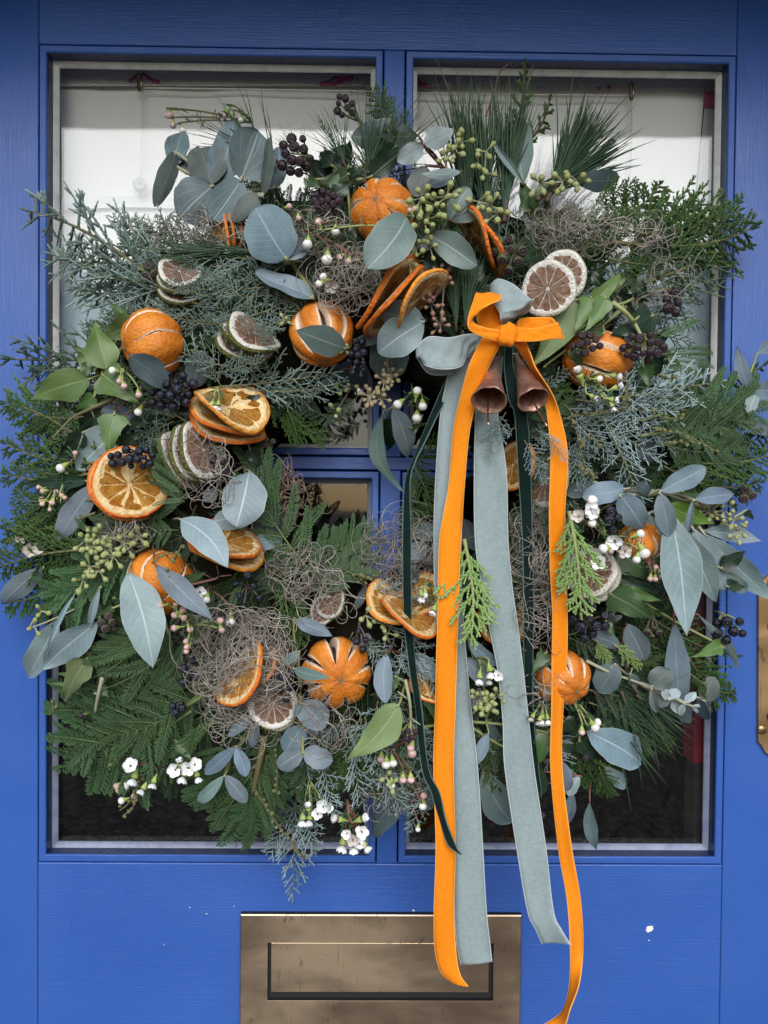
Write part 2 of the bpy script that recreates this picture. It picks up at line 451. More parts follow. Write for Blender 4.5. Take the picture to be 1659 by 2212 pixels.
def orange_mat():
    m = Mat('dried orange peel', rough=.46, spec=.4); o = m.obj(); s = m.attr('slit'); r = m.rand(); pole = m.attr('pole')
    n = m.noise(o, 1.6, 4, .6); pores = m.voro(o, 20, rand=.9)
    skin = m.mix(m.ss(n, .3, .7), (.60, .165, .012), (.80, .275, .030))
    skin = m.mix(m.ss(pores, .16, .36, .5, 0), skin, (.30, .07, .01))
    skin = m.mix(m.ss(pole, 0, 1, 0, .55), skin, (.33, .10, .02))
    br = m.ss(m.noise(o, 3.2, 5, .7), .54, .74, 0, .6)
    skin = m.mix(br, skin, (.28, .075, .012))
    skin = m.mix(m.ss(s, 1.8, 3.0, .6, 0), skin, (.80, .40, .16))
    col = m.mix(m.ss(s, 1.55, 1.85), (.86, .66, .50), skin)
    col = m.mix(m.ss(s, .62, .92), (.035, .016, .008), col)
    m.set('Base Color', col)
    m.bump(m.math('ADD', m.math('MULTIPLY', m.ss(pores, .0, .4), .5), m.math('MULTIPLY', m.noise(o, 5, 4), .3)), .32, .035)
    return m.m
ORANGE = orange_mat()

def simple_noise(name, c0, c1, scale, rough=.6, bump=.4, dist=.01, detail=4, sss=0.0, spec=.4, lo=.3, hi=.7):
    m = Mat(name, rough=rough, spec=spec); o = m.obj(); n = m.noise(o, scale, detail, .62); r = m.rand()
    c = m.mix(m.ss(n, lo, hi), c0, c1)
    m.set('Base Color', m.hsv(c, .5, 1.0, m.math('ADD', .85, m.math('MULTIPLY', r, .3))))
    if bump: m.bump(n, bump, dist)
    return m.m
RIND_O = simple_noise('orange slice rind', (.68, .115, .010), (.84, .25, .025), 7, .5, .4, .05)
RIND_O2 = simple_noise('amber slice rind', (.74, .25, .02), (.85, .36, .05), 7, .5, .4, .05)
PITH_O = simple_noise('cream orange pith', (.72, .45, .17), (.86, .68, .38), 6, .7, .4, .04)
def flesh(name, c0, c1, fib, rough, sat=1.0):
    """dried juice cells: fine threads that run out from the middle"""
    m = Mat(name, rough=rough, spec=.5); o = m.obj(); p = m.xyz(o); r = m.rand()
    rad = m.math('SQRT', m.math('ADD', m.math('MULTIPLY', p[0], p[0]), m.math('MULTIPLY', p[1], p[1])))
    ang = m.math('ARCTAN2', p[1], p[0])
    v = m.node('ShaderNodeCombineXYZ', {0: m.math('MULTIPLY', ang, 9.0), 1: m.math('MULTIPLY', rad, 3.0), 2: m.math('MULTIPLY', r, 9.0)}).outputs[0]
    n = m.noise(v, 1.6, 5, .65, .6); n2 = m.noise(o, 5, 4, .6)
    c = m.mix(m.ss(n2, .3, .7), c0, c1); c = m.mix(m.ss(n, .52, .72, 0, .75), c, fib)
    m.set('Base Color', m.hsv(c, .5, 1.0, m.math('ADD', .85, m.math('MULTIPLY', r, .3))))
    m.bump(m.math('ADD', n, m.math('MULTIPLY', n2, .6)), .7, .10); return m.m
FLESH_O = flesh('dried orange flesh', (.62, .20, .016), (.84, .41, .07), (.92, .62, .24), .3)
RIND_L = simple_noise('dried lime rind', (.085, .105, .022), (.19, .20, .05), 8, .6, .6, .05)
RIND_W = simple_noise('dry yellow lemon rind', (.42, .40, .24), (.66, .63, .48), 8, .7, .5, .05)
PITH_W = simple_noise('white dry pith', (.70, .66, .58), (.88, .85, .80), 7, .8, .5, .04)
FLESH_B = flesh('brown dried citrus flesh', (.30, .15, .09), (.52, .32, .21), (.74, .60, .48), .55)

def velvet(name, c, c2, sheen, tint):
    m = Mat(name, rough=.85, spec=.15); o = m.obj(); u = m.xyz(m.uv())
    n = m.noise(o, 260, 5, .7); f = m.noise(m.mapv(o, (900, 900, 900)), 1, 2)
    st = m.noise(m.mapv(m.uv(), (3, 420, 1)), 1, 2)
    pile = m.noise(m.mapv(o, (14, 14, 9)), 1, 3, .6)
    k = m.ss(m.math('ADD', m.math('MULTIPLY', m.math('ADD', m.math('MULTIPLY', n, .5), m.math('MULTIPLY', pile, .5)), .55), m.math('MULTIPLY', st, .45)), .32, .68)
    m.set('Base Color', m.mix(k, c, c2)); m.set('Sheen Weight', sheen); m.set('Sheen Roughness', .35); m.set('Sheen Tint', (*tint, 1))
    m.bump(m.math('ADD', f, m.math('MULTIPLY', n, .8)), .4, .0009)
    return m.m
VEL_O = velvet('orange velvet', (.78, .205, .006), (.94, .30, .014), .25, (1, .6, .2))
VEL_G = velvet('sage grey velvet', (.205, .262, .262), (.35, .43, .44), .35, (.8, .9, 1))
VEL_D = velvet('bottle green velvet', (.003, .011, .009), (.007, .021, .017), .12, (.3, .6, .5))
EDGE_O = Mat('woven orange edge', (.92, .40, .06), .7).m
EDGE_G = Mat('woven pale edge', (.62, .66, .66), .7).m
EDGE_D = Mat('woven green edge', (.10, .19, .17), .7).m

def rust_mat():
    m = Mat('rusted copper', rough=.45, metal=.88); o = m.obj()
    n = m.noise(o, 55, 6, .7, .6); st = m.noise(m.mapv(o, (160, 160, 22)), 1, 4)
    c = m.mix(m.ss(n, .32, .68), (.22, .105, .075), (.74, .48, .37)); c = m.mix(m.ss(st, .56, .72, 0, .7), c, (.78, .56, .46))
    m.set('Base Color', c); m.set('Roughness', m.ss(n, .3, .7, .7, .36)); m.bump(m.math('ADD', n, st), .5, .0014); return m.m
RUST = rust_mat()
COPPERWIRE = Mat('copper wire', (.62, .36, .26), .3, metal=1.0).m
SLOT = DARKMETAL

def berry_mat(name, c0, c1, rough, bloom):
    m = Mat(name, rough=rough, spec=.5); o = m.obj(); r = m.rand(); n = m.noise(o, 2.2, 4, .6); u = m.xyz(m.uv())
    c = m.mix(r, c0, c1); c = m.mix(m.ss(n, .45, .75, 0, .6), c, bloom)
    m.set('Base Color', c); m.set('Roughness', m.ss(n, .3, .7, rough - .1, rough + .15)); m.bump(n, .25, .2); return m.m
B_BLUE = berry_mat('blue black berry skin', (.006, .007, .016), (.010, .012, .028), .34, (.035, .045, .08))
B_IVY = berry_mat('purple black berry skin', (.022, .014, .022), (.035, .024, .030), .42, (.06, .055, .055))
B_GRN = berry_mat('olive berry skin', (.055, .07, .03), (.085, .10, .045), .38, (.05, .035, .04))
B_PURP = berry_mat('violet berry skin', (.05, .022, .05), (.07, .03, .055), .5, (.09, .06, .09))
B_CAP = Mat('dark berry crown', (.035, .014, .022), .6).m
B_CAPB = Mat('blue black berry crown', (.008, .008, .016), .5).m
SEED_G = berry_mat('pale green seed pod', (.30, .34, .12), (.36, .40, .17), .5, (.45, .48, .24))
SEED_P = berry_mat('rosy seed pod', (.30, .13, .12), (.34, .22, .14), .5, (.35, .30, .18))
SEED_M = berry_mat('rose green seed pod', (.30, .30, .14), (.36, .27, .17), .5, (.42, .26, .20))
MIMBUD = simple_noise('yellow green flower ball', (.36, .38, .12), (.60, .60, .28), 3, .8, .8, .3)
PETAL = simple_noise('white waxy petal', (.78, .77, .76), (.90, .90, .91), 1.2, .45, .2, .05)
PETAL_OLD = simple_noise('faded brown petal', (.46, .38, .33), (.72, .67, .62), 1.5, .6, .3, .05)
CALYX = simple_noise('green flower cup', (.26, .36, .07), (.42, .52, .15), 1.5, .45, .2, .05)
BUDPINK = simple_noise('pink waxflower bud', (.60, .30, .30), (.74, .58, .50), 1.2, .4, .2, .05)
BUDWHITE = simple_noise('white waxflower bud', (.80, .76, .72), (.88, .86, .82), 1.2, .4, .2, .05)
HEART = Mat('dark flower heart', (.16, .09, .06), .6).m
CORK = simple_noise('woody stem button', (.30, .25, .10), (.55, .48, .28), 3, .8, .8, .1)
# ------------------------------------------------------------------ the setting: ground, house wall, unseen shading overhang, room behind the door
ZG = -1.42
g = Geo(); g.V = [(-60, -90, ZG), (60, -90, ZG), (60, 6, ZG), (-60, 6, ZG)]; g.F = [(0, 1, 2, 3)]; g.U = [(0, 0)] * 4
o = link(bpy.data.objects.new('ground', g.mesh('ground', GRAVEL, False))); o['kind'] = 'structure'
X0, X1, X2, X3 = P(82, 980).x, P(822, 980).x, P(866, 980).x, P(1577, 980).x
Z0, Z1, Z2, Z3 = P(830, 107).z, P(740, 986).z, P(740, 1015).z, P(830, 1866).z
DX0, DX1, DZ0, DZ1 = -.475, .475, ZG + .02, .63
def setting(name, geo, m):
    o = link(bpy.data.objects.new(name, geo.mesh(name, m, False))); o['kind'] = 'structure'; return o
g = Geo()
g.box(-4, DX0 - .006, -.03, .25, ZG, 3.2); g.box(DX1 + .006, 4, -.03, .25, ZG, 3.2); g.box(DX0 - .006, DX1 + .006, -.03, .25, DZ1 + .006, 3.2)
setting('house_wall', g, WALL)
g = Geo(); g.box(-1.1, 1.1, -.40, -.031, .545, .66)
setting('unseen_overhang', g, SOFFIT)  # unseen slab added overhead, sized to darken the top of the door
g = Geo()
for b in ((-1.4, -1.35, .26, 3, ZG, 1.3), (1.35, 1.4, .26, 3, ZG, 1.3), (-1.35, 1.35, 2.95, 3, ZG, 1.3), (-1.4, 1.4, .251, 3, 1.301, 1.35), (-1.4, 1.4, .05, 3, ZG - .05, ZG - .004), (-1.4, DX0 - .006, .251, .259, ZG, 1.3), (DX1 + .006, 1.4, .251, .259, ZG, 1.3)):
    g.box(*b)
setting('room_wall', g, ROOM)

# ------------------------------------------------------------------ the door
door = empty('front_door', Vector((0, 0, 0)), 'glossy blue painted wooden door with four window panes', 'door', kind='thing')
T = .044
def part(name, geo, m, parent, label=None, smooth=False, kind=None): return child(name, geo.mesh(name, m, smooth), parent, label=label, kind=kind)
e = .0004
def bevbox(x0, x1, z0, z1, y0=0.0, y1=T, b=.0011):
    g = Geo(); g.ring(x0, x1, z0, z1, [(0, y1), (0, y0 + b), (b * .35, y0 + b * .3), (b, y0)])
    n = len(g.V); g.F.append((n - 4, n - 3, n - 2, n - 1)); return g
part('stile', bevbox(DX0, X0, DZ0, DZ1), PAINT_V, door)
part('stile', bevbox(X3, DX1, DZ0, DZ1), PAINT_V, door)
part('top_rail', bevbox(X0 + e, X3 - e, Z0, DZ1), PAINT_H, door)
part('bottom_rail', bevbox(X0 + e, X3 - e, DZ0, Z3), PAINT_H, door)
part('mullion', bevbox(X1, X2, Z1, Z0 - e), PAINT_V, door)
part('mullion', bevbox(X1, X2, Z3 + e, Z2), PAINT_V, door)
part('glazing_bar', bevbox(X0 + e, X3 - e, Z2 + e, Z1 - e, .0003), PAINT_H, door)
for (a, b, c, d) in ((X0, X1, Z1, Z0), (X2, X3, Z1, Z0), (X0, X1, Z3, Z2), (X2, X3, Z3, Z2)):
    g = Geo(); g.ring(a, b, c, d, [(.0002, .03), (.0015, .007), (.0015, -.0002), (.0023, -.0010), (.0078, -.0010), (.0086, -.0003), (.0090, .0004)])
    w = part('window_bead', g, PAINT_H, door)
    g = Geo(); g.ring(a, b, c, d, [(.0090, .0004), (.0090, .0160)])
    part('rebate', g, PAINT_N, w)
    g = Geo(); g.ring(a, b, c, d, [(.0089, .0146), (.0106, .0152), (.0122, .0164), (.0138, .0182), (.0140, .0200)])
    part('putty', g, PUTTY if d == Z0 else PUTTY_BLUE, w)
    g = Geo(); g.box(a + .006, b - .006, .0186, .0222, c + .006, d - .006)
    part('pane', g, GLASS, w)
    g = Geo(); g.ring(a, b, c, d, [(.0040, .0235), (.0040, .034), (.0010, .0435)])
    part('inner_bead', g, PAINT_V, w)

def polygon_plate(name, pts, y0, y1, m, parent, label=None, b=.0006):
    """an outline in the door's plane with real thickness and a softened edge"""
    c = Vector((sum(p[0] for p in pts) / len(pts), 0, sum(p[1] for p in pts) / len(pts)))
    n = len(pts); V = []
    for (y, k) in ((y1, 0), (y0 + b, 0), (y0, b)):
        for (x, z) in pts:
            d = Vector((x - c.x, 0, z - c.z)); L = d.length or 1
            V.append((x - d.x / L * k, y, z - d.z / L * k))
    F = [(k * n + j, k * n + (j + 1) % n, (k + 1) * n + (j + 1) % n, (k + 1) * n + j) for k in range(2) for j in range(n)]
    F.append(tuple(range(2 * n, 3 * n)))
    return child(name, mesh(name, V, F, m, smooth=False), parent, label=label)

# letter plate
q = lambda x, y, d=0.0: P(x, y, d)
a0, a1, a2, a3 = q(521, 2080).x, q(1123, 2080).x, q(800, 2300).z, q(800, 1969).z
f0, f1, f2, f3 = q(578.5, 2100, .006).x, q(1065, 2100, .006).x, q(800, 2161, .006).z, q(800, 2037, .006).z
g = Geo()
V = [];
def rect(x0, x1, z0, z1, y): return [(x0, y, z0), (x1, y, z0), (x1, y, z1), (x0, y, z1)]
bb = .0011
V = rect(a0, a1, a2, a3, 0) + rect(a0, a1, a2, a3, -.0060) + rect(a0 + bb, a1 - bb, a2 + bb, a3 - bb, -.0068) + rect(f0 - .0004, f1 + .0004, f2 - .0004, f3 + .0004, -.0068) + rect(f0, f1, f2, f3, -.0062) + rect(f0, f1, f2, f3, -.0004)
F = [(k * 4 + j, k * 4 + (j + 1) % 4, (k + 1) * 4 + (j + 1) % 4, (k + 1) * 4 + j) for k in range(5) for j in range(4)]
midx = [1] * 4 + [0] * 4 + [0] * 4 + [0] * 4 + [1] * 4
lp = child('letter_plate', mesh('letter_plate', V, F, [BRASS, DARKMETAL], smooth=False, midx=midx), door)
g = Geo(); g.box(f0, f1, -.0012, -.0004, f2, f3); part('slot_back', g, DARKMETAL, lp)
g = bevbox(f0 + .0030, f1 - .0042, f2 + .0078, f3 - .0006, -.0050, -.0016, .0006); part('flap', g, BRASS, lp)

# lock plate at the picture's edge
pts = [(1634, 1590), (1634, 1600), (1637, 1605), (1641, 1607), (1644, 1614), (1650, 1624), (1660, 1631), (1672, 1634), (1684, 1631), (1694, 1624), (1700, 1614), (1703, 1607), (1707, 1605), (1710, 1600), (1710, 1272), (1707, 1262), (1700, 1252), (1690, 1242), (1672, 1236), (1656, 1240), (1646, 1250), (1640, 1260), (1635, 1272)]
kp = polygon_plate('lock_plate', [(P(x, y).x, P(x, y).z) for x, y in pts][::-1], -.004, 0.0, BRASS2, door, 'worn brass lock plate with screw')
for (x, y) in ((1646, 1577), (1650, 1262)):
    c = P(x, y, .004); g = Geo()
    r = .0048
    g.lathe([(r, -.0004), (r, .0006), (r * .8, .0012), (0.0001, .0013)], 20, Matrix.Translation(c) @ Matrix.Rotation(R(90), 4, 'X'))
    s = child('screw', g.mesh('screw', BRASS2), kp)
    g = Geo(); g.box(-.0042, .0042, -.0016, -.0010, -.0005, .0005)
    child('screw_slot', g.mesh('screw_slot', DARKMETAL, False), s, Matrix.Translation(c) @ Matrix.Rotation(.35, 4, 'Y'))
for (x, y, ry) in ((1658, 1546, 9), (1660, 1352, 9)):
    c = [P(x + 7 * math.cos(t), y + ry * math.sin(t)) for t in np.arange(0, 6.28, .45)]
    polygon_plate('key_hole', [(v.x, v.z) for v in c], -.0043, -.0039, DARKMETAL, kp, b=.0001)

# where the paint has been knocked off
for (x, y, r) in ((1403, 2007, 10), (893, 1967, 3), (868, 1971, 2.5), (1402, 2031, 2), (446, 1974, 1.8), (355, 2040, 1.5), (610, 2050, 1.6), (505, 1958, 1.5), (410, 1960, 1.6)):
    pts = []
    for k in range(13):
        t = -k * 6.283 / 13; rr = r * rnd.uniform(.55, 1.15); p = P(x + rr * math.cos(t), y + rr * .8 * math.sin(t)); pts.append((p.x, p.z))
    polygon_plate('paint_chip', pts, -.00045, 0.0, PITH_W if r > 5 else PUTTY, door, b=.0002)

# ------------------------------------------------------------------ roman blind behind the upper panes
blind = empty('roman_blind', P(830, 300, -.05), 'cream roman blind hanging behind the upper door panes', 'blind')
bo = -Vector(blind.location)
def bpart(name, geo, m, smooth=True, parent=None, label=None): return child(name, geo.mesh(name, m, smooth), parent or blind, Matrix.Translation(bo) if parent is None else Matrix(), label=label)
def cloth(x0, x1, y0, y1, depth, wav=.0015, nx=60, ny=24, edge=None, seed=0, sag=0.0):
    g = Geo()
    V, F = [], []
    for i in range(ny + 1):
        v = i / ny
        for j in range(nx + 1):
            u = j / nx
            xa, xb = (x0, x1) if edge is None else edge(v)
            dz = wav * (math.sin(u * 21 + seed + 2 * v) + .6 * math.sin(u * 47 + 1.3 * seed - 3 * v) + .8 * math.sin(v * 5 + u * 6))
            V.append(tuple(P(xa + (xb - xa) * u, y0 + (y1 - y0) * v + sag * math.sin(u * 25 + seed), depth + dz)))
    for i in range(ny):
        for j in range(nx):
            a = i * (nx + 1) + j; F.append((a, a + 1, a + nx + 2, a + nx + 1))
    n = len(V)
    # back layer gives the cloth its thickness
    Vb = [(x, y + .0012, z) for x, y, z in V]
    g.add(V, F); g.add(Vb, [f[::-1] for f in F]); return g
bpart('header_band', cloth(118, 1560, 120, 186, -.040, .0006, 60, 6), LINEN)
bpart('lining', cloth(135, 1522, 176, 430, -.048, .0012, 70, 20, edge=lambda v: (128 + 8 * v, 1524 - 22 * v), seed=1), BLIND)
bpart('lining', cloth(118, 1560, 440, 566, -.054, .0022, 70, 12, seed=4), BLIND)
bpart('sky_reflection_sheet', cloth(118, 1560, 540, 842, -.060, .0016, 70, 20, seed=7), PALEBLUE, label='pale blue sheet standing in for sky reflected in the panes')  # sheet coloured as the sky's reflection in the upper panes
bpart('hem_tape', cloth(134, 1504, 425, 450, -.045, .0008, 80, 4, seed=2, sag=2.2), HEMTAPE)
bpart('side_return', cloth(1500, 1535, 184, 432, -.044, .0006, 4, 14, edge=lambda v: (1526 - 22 * v, 1560)), LINEN)
bpart('side_return', cloth(110, 140, 300, 640, -.044, .0006, 4, 14, edge=lambda v: (110, 128 + 10 * v)), LINEN)
bpart('pink_edge', cloth(1522, 1550, 198, 233, -.0425, .0002, 3, 3), PINK)
for stroke in ([(690, 183), (705, 178), (722, 183), (735, 170), (752, 168), (772, 172)], [(712, 180), (722, 168), (742, 166), (765, 167)], [(700, 183), (716, 172)], [(730, 180), (745, 171), (760, 173)], [(888, 174), (900, 178), (915, 186), (932, 185)], [(890, 183), (902, 174), (912, 181), (922, 180)], [(893, 187), (905, 183), (925, 188)], [(278, 176), (288, 168), (298, 160)], [(307, 157), (318, 166), (330, 173), (345, 176)], [(1290, 192), (1298, 189)], [(1314, 183), (1318, 192)]):
    g = Geo(); pts = catmull([tuple(P(x, y, -.0385)) for x, y in stroke], 5)
    g.tube(pts, [.0010 + .0012 * abs(math.sin(i * .8)) for i in range(len(pts))], 5)
    for i, v in enumerate(g.V):
        g.V[i] = (v[0], .0388 + (v[1] - .0388) * .12, v[2])
    bpart('printed_motif', g, PINK)
for (rx, ry, hx, hy, cx, cy) in ((302, 178, 307, 196, 303, 388), (1364, 197, 1366, 214, 1361, 392)):
    g = Geo(); t = np.linspace(0, 2 * math.pi, 25)
    g.tube([tuple(P(rx + 4 * math.cos(k), ry + 19 * math.sin(k), -.034 + .004 * math.cos(k))) for k in t], .0011, 6, cap=False); bpart('ring', g, GILT)
    g = Geo(); g.tube(catmull([tuple(P(hx + (cx - hx) * k + math.sin(k * 3), hy + (cy - hy) * k, -.036)) for k in (0, .3, .6, 1)], 6), .0008, 5); bpart('cord', g, CORD)
    g = Geo()
    for (r, k) in ((13, 0), (7, .004)):
        g.tube([tuple(P(cx + r * math.cos(a), cy + 12 + r * math.sin(a), -.034 + k)) for a in t], .0016, 6, cap=False)
    g.tube([tuple(P(cx - 12, cy + 4, -.034)), tuple(P(cx - 6, cy + 22, -.033))], .0022, 6)
    g.tube([tuple(P(cx + 3, cy + 6, -.032)), tuple(P(cx - 2, cy + 36, -.036))], .0010, 6)
    bpart('cord_clip', g, PLASTIC)
g = Geo(); g.tube(catmull([tuple(P(x, y, -.036)) for x, y in ((310, 190), (550, 193), (795, 197), (890, 201), (1100, 204), (1360, 206))], 5), .0008, 5); bpart('cord', g, CORD)
post = empty('red_post', P(1515, 1600, -.075), 'red painted strip standing behind the lower pane nearest the lock plate', 'post')
g = Geo(); c = post.location
xa, xb = P(1499, 1600, -.075).x - c.x, P(1560, 1600, -.075).x - c.x
g.box(xa, xb, 0, .03, P(1515, 1648, -.075).z - c.z, P(1515, 1180, -.075).z - c.z)
part('board', g, REDCURT, post)
g = Geo(); g.box(xa + .002, xb - .002, .002, .028, ZG - c.z, P(1515, 1650, -.075).z - c.z); part('plinth', g, ROOM, post)
# ------------------------------------------------------------------ leaves
def prof_fn(kind):
    pts = {
        'round': [(0, .0), (.03, .34), (.10, .62), (.22, .86), (.38, .98), (.5, 1.0), (.64, .96), (.78, .82), (.89, .58), (.96, .34), (1, .0)],
        'ovate': [(0, .0), (.05, .22), (.14, .58), (.26, .86), (.38, .98), (.46, 1.0), (.58, .95), (.72, .76), (.85, .47), (.94, .2), (1, .0)],
        'egg': [(0, .0), (.04, .2), (.12, .5), (.26, .8), (.42, .97), (.54, 1.0), (.68, .95), (.82, .76), (.92, .48), (.975, .24), (1, .0)],
        'lance': [(0, .0), (.06, .2), (.18, .6), (.32, .9), (.44, 1.0), (.56, .95), (.70, .72), (.83, .43), (.93, .18), (1, .0)],
        'ivy': [(0, .0), (.02, .50), (.07, .74), (.13, .86), (.20, 1.0), (.255, .86), (.33, .70), (.45, .62), (.60, .50), (.76, .30), (.9, .12), (1, .0)],
        'ivylong': [(0, .0), (.03, .3), (.12, .72), (.24, .98), (.34, 1.0), (.46, .84), (.60, .60), (.76, .34), (.9, .13), (1, .0)],
        'tri': [(0, .0), (.04, .30), (.15, .7), (.3, .95), (.42, 1.0), (.6, .86), (.76, .6), (.9, .28), (1, .0)],
    }[kind]
    xs, ys = zip(*pts)
    return lambda u: float(np.interp(u, xs, ys))

def leaf_mesh(name, L, W, shape, m, bend=.15, cup=.12, fold=0.0, wave=.03, curve=0.0, seed=0, nu=18, nv=8, twist=0.0, tipcurl=0.0):
    pf = prof_fn(shape); rr = random.Random(seed)
    p1, p2, p3 = rr.uniform(0, 6), rr.uniform(0, 6), rr.uniform(0, 6)
    V, U = [], []
    us = [0.5 - .5 * math.cos(math.pi * i / nu) * 1.0 for i in range(nu + 1)]
    for i in range(nu + 1):
        u = us[i]
        h = max(W / 2 * pf(u), L * .002)
        zc = bend * L * (u - u * u) * 1.6 - bend * L * .35 * u * u + tipcurl * L * max(0, u - .6) ** 2 * 3
        xc = curve * L * math.sin(math.pi * u)
        tw = twist * (u - .3)
        asym = 1 + .06 * math.sin(p3 + u * 4)
        for j in range(nv + 1):
            s = 2 * j / nv - 1
            a = abs(s)
            hx = h * (asym if s > 0 else 2 - asym) * (1 + .035 * math.sin(u * 17 + p1 + (3 if s > 0 else 0)) * a)
            x = hx * s; z = cup * h * a ** 1.6 + fold * h * a + wave * W * a * a * math.sin(u * 9 + p2 + (2.1 if s > 0 else 0))
            X = x * math.cos(tw) - z * math.sin(tw); Z = x * math.sin(tw) + z * math.cos(tw)
            V.append((xc + X, L * u, zc + Z)); U.append((s * .5 + .5, u))
    F = [(i * (nv + 1) + j, i * (nv + 1) + j + 1, (i + 1) * (nv + 1) + j + 1, (i + 1) * (nv + 1) + j) for i in range(nu) for j in range(nv)]
    return mesh(name, V, F, m, uv=U)

LEAFN = [0]
def add_leaf(root, base, tip, w, shape, m, roll=0.0, label=None, **kw):
    """one leaf from base to tip (points in the place), w metres wide"""
    LEAFN[0] += 1
    x, y, z = frame(base, tip, R(roll))
    L = (tip - base).length
    me = leaf_mesh('leaf', L, w, shape, m, seed=LEAFN[0], **kw)
    M = Matrix.Translation(-Vector(root.location)) @ basis(base, x, y, z)
    return child('leaf', me, root, M, label=label)

def add_stem(root, pts, r0, r1, m, n=6, name='stem', parent=None):
    g = Geo(); c = catmull([tuple(p) for p in pts], 6)
    g.tube(c, np.linspace(r0, r1, len(c)), n)
    return child(name, g.mesh(name, m), root, Matrix.Translation(-Vector(root.location)))

def PD(p, off): return P(p[0], p[1], max(.004, zs(*p) + off))

def sprig(name, desc, cat, cf, leaves, shape, m, off=0.0, hub=None, stem=STEM_P, sr=.0011, group=None, final=False):
    """a cut sprig: its leaves at the places the photograph shows, joined to one stem"""
    bases = [cf(l[0], l[1]) for l in leaves]
    h = cf(*hub) if hub else (sum(b[0] for b in bases) / len(bases), sum(b[1] for b in bases) / len(bases))
    root = empty(name, PD(h, off - .02))
    root['category'] = cat
    if final: root['label'] = desc
    else: later(root, desc, *h)
    if group: root['group'] = group
    g = Geo()
    for i, l in enumerate(leaves):
        b, t, w = cf(l[0], l[1]), cf(l[2], l[3]), l[4]
        ex = l[5] if len(l) > 5 else {}
        ex = dict(ex)
        o = off + ex.pop('off', 0.0) + i * .0007; o2 = o + ex.pop('lift', rnd.uniform(-.006, .010))
        mm = LM[ex.pop('m')] if 'm' in ex else m
        sh = ex.pop('shape', shape)
        B, T = PD(b, o), PD(t, o2)
        s = math.dist(cf(0, 0), cf(1, 0))
        kw = dict(bend=rnd.uniform(.05, .20), cup=rnd.uniform(-.10, .26), wave=rnd.uniform(.02, .075), curve=rnd.uniform(-.04, .04), twist=rnd.uniform(-.32, .32), tipcurl=rnd.uniform(-.12, .16))
        roll = ex.pop('roll', rnd.uniform(-12, 12)); kw.update(ex)
        add_leaf(root, B, T, sz(w * s, zs(*b)) / max(.5, math.cos(R(roll))), sh, mm, roll, **kw)
        H = Vector(root.location); mid = H.lerp(B, .6) + Vector((rnd.uniform(-.003, .003), .002, rnd.uniform(-.003, .003)))
        g.tube(catmull([tuple(H), tuple(mid), tuple(B), tuple(B.lerp(T, .06))], 5), [sr * 1.5 - sr * .9 * k / 15 for k in range(16)], 6)
    child('stem', g.mesh('stem', stem), root, Matrix.Translation(-Vector(root.location)))
    return root

# ------------------------------------------------------------------ conifers and fronds: unit length along +y, facing +z
def proto_scaled(seed, m, mstem, flat, side_n, side_len, ang, twig_gap, twig_len, rad, n=4, seg=5, droop=0.0, jitter=.3, bump=.25, alt=True, density=1.0):
    rr = random.Random(seed)
    st, fo = Geo(), Geo()
    cv = rr.uniform(-.10, .10); cz = rr.uniform(-.05, .05)
    def axis(t): return np.array([cv * math.sin(2.6 * t), t, cz * math.sin(3 * t) - droop * t * t])
    st.tube([axis(t) for t in np.linspace(-.05, .97, 14)], np.linspace(rad * 1.25, rad * .45, 14), 5)
    def twig(p, d, L, r):
        k = max(3, int(seg * L / twig_len + .5)); bend = np.array([rr.uniform(-.12, .12), rr.uniform(-.02, .16), rr.uniform(-.1, .1)]) * L
        pts = [p + d * L * t + bend * t * t for t in np.linspace(0, 1, 2 * k + 1)]
        rd = [r * (1 + bump * (1 if i % 2 else -1)) * (1 - .5 * (i / (2 * k)) ** 2) for i in range(2 * k + 1)]
        rd[-1] = r * .25
        fo.tube(pts, rd, n, cap=False)
        return pts
    for i in range(side_n):
        t = .04 + .93 * i / side_n + rr.uniform(-.01, .01)
        for sgn in ((1, -1) if not alt else ((1,) if i % 2 else (-1,))):
            if rr.random() > density: continue
            L = side_len * ((1 - t) ** .75 + .13) * rr.uniform(.75, 1.15) * (1 if t > .12 else .7)
            a = R(ang + rr.uniform(-12, 12)); o = rr.uniform(-1, 1) * (1 - flat)
            d = np.array([sgn * math.sin(a) * math.cos(o * 1.3), math.cos(a), math.sin(a) * math.sin(o * 1.3)]); d /= np.linalg.norm(d)
            pts = twig(axis(t), d, L, rad * .95)
            nt = int(L / twig_gap); s2 = rr.choice((1, -1))
            for k in range(1, nt):
                u = k / nt; p = axis(t) + d * L * u
                q = pts[min(len(pts) - 1, int(u * (len(pts) - 1)))]
                s2 = -s2
                if rr.random() > density: continue
                nrm = np.array([0, 0, 1.0]) if flat > .8 else np.array([rr.uniform(-.5, .5), rr.uniform(-.5, .5), 1.0]); nrm /= np.linalg.norm(nrm)
                b = np.cross(nrm, d); b /= np.linalg.norm(b)
                a2 = R(ang * .92 + rr.uniform(-10, 10)); dd = d * math.cos(a2) + b * s2 * math.sin(a2) + nrm * rr.uniform(-jitter, jitter) * (1 - flat); dd /= np.linalg.norm(dd)
                TL = twig_len * rr.uniform(.6, 1.25) * (1 - .45 * u)
                tp = twig(np.array(q), dd, TL, rad * .82)
                if TL > twig_len * .85 and rr.random() < .55:
                    dd2 = dd * .75 + b * (-s2) * .5 + d * .25; dd2 /= np.linalg.norm(dd2)
                    twig(np.array(tp[len(tp) // 2]), dd2, TL * .5, rad * .72)
    twig(axis(.95), np.array([0.0, 1, 0]), .07, rad * .9)
    return [('stem', st.mesh('stem', mstem), None), ('scale_foliage', fo.mesh('scale_foliage', m), 'stuff')]

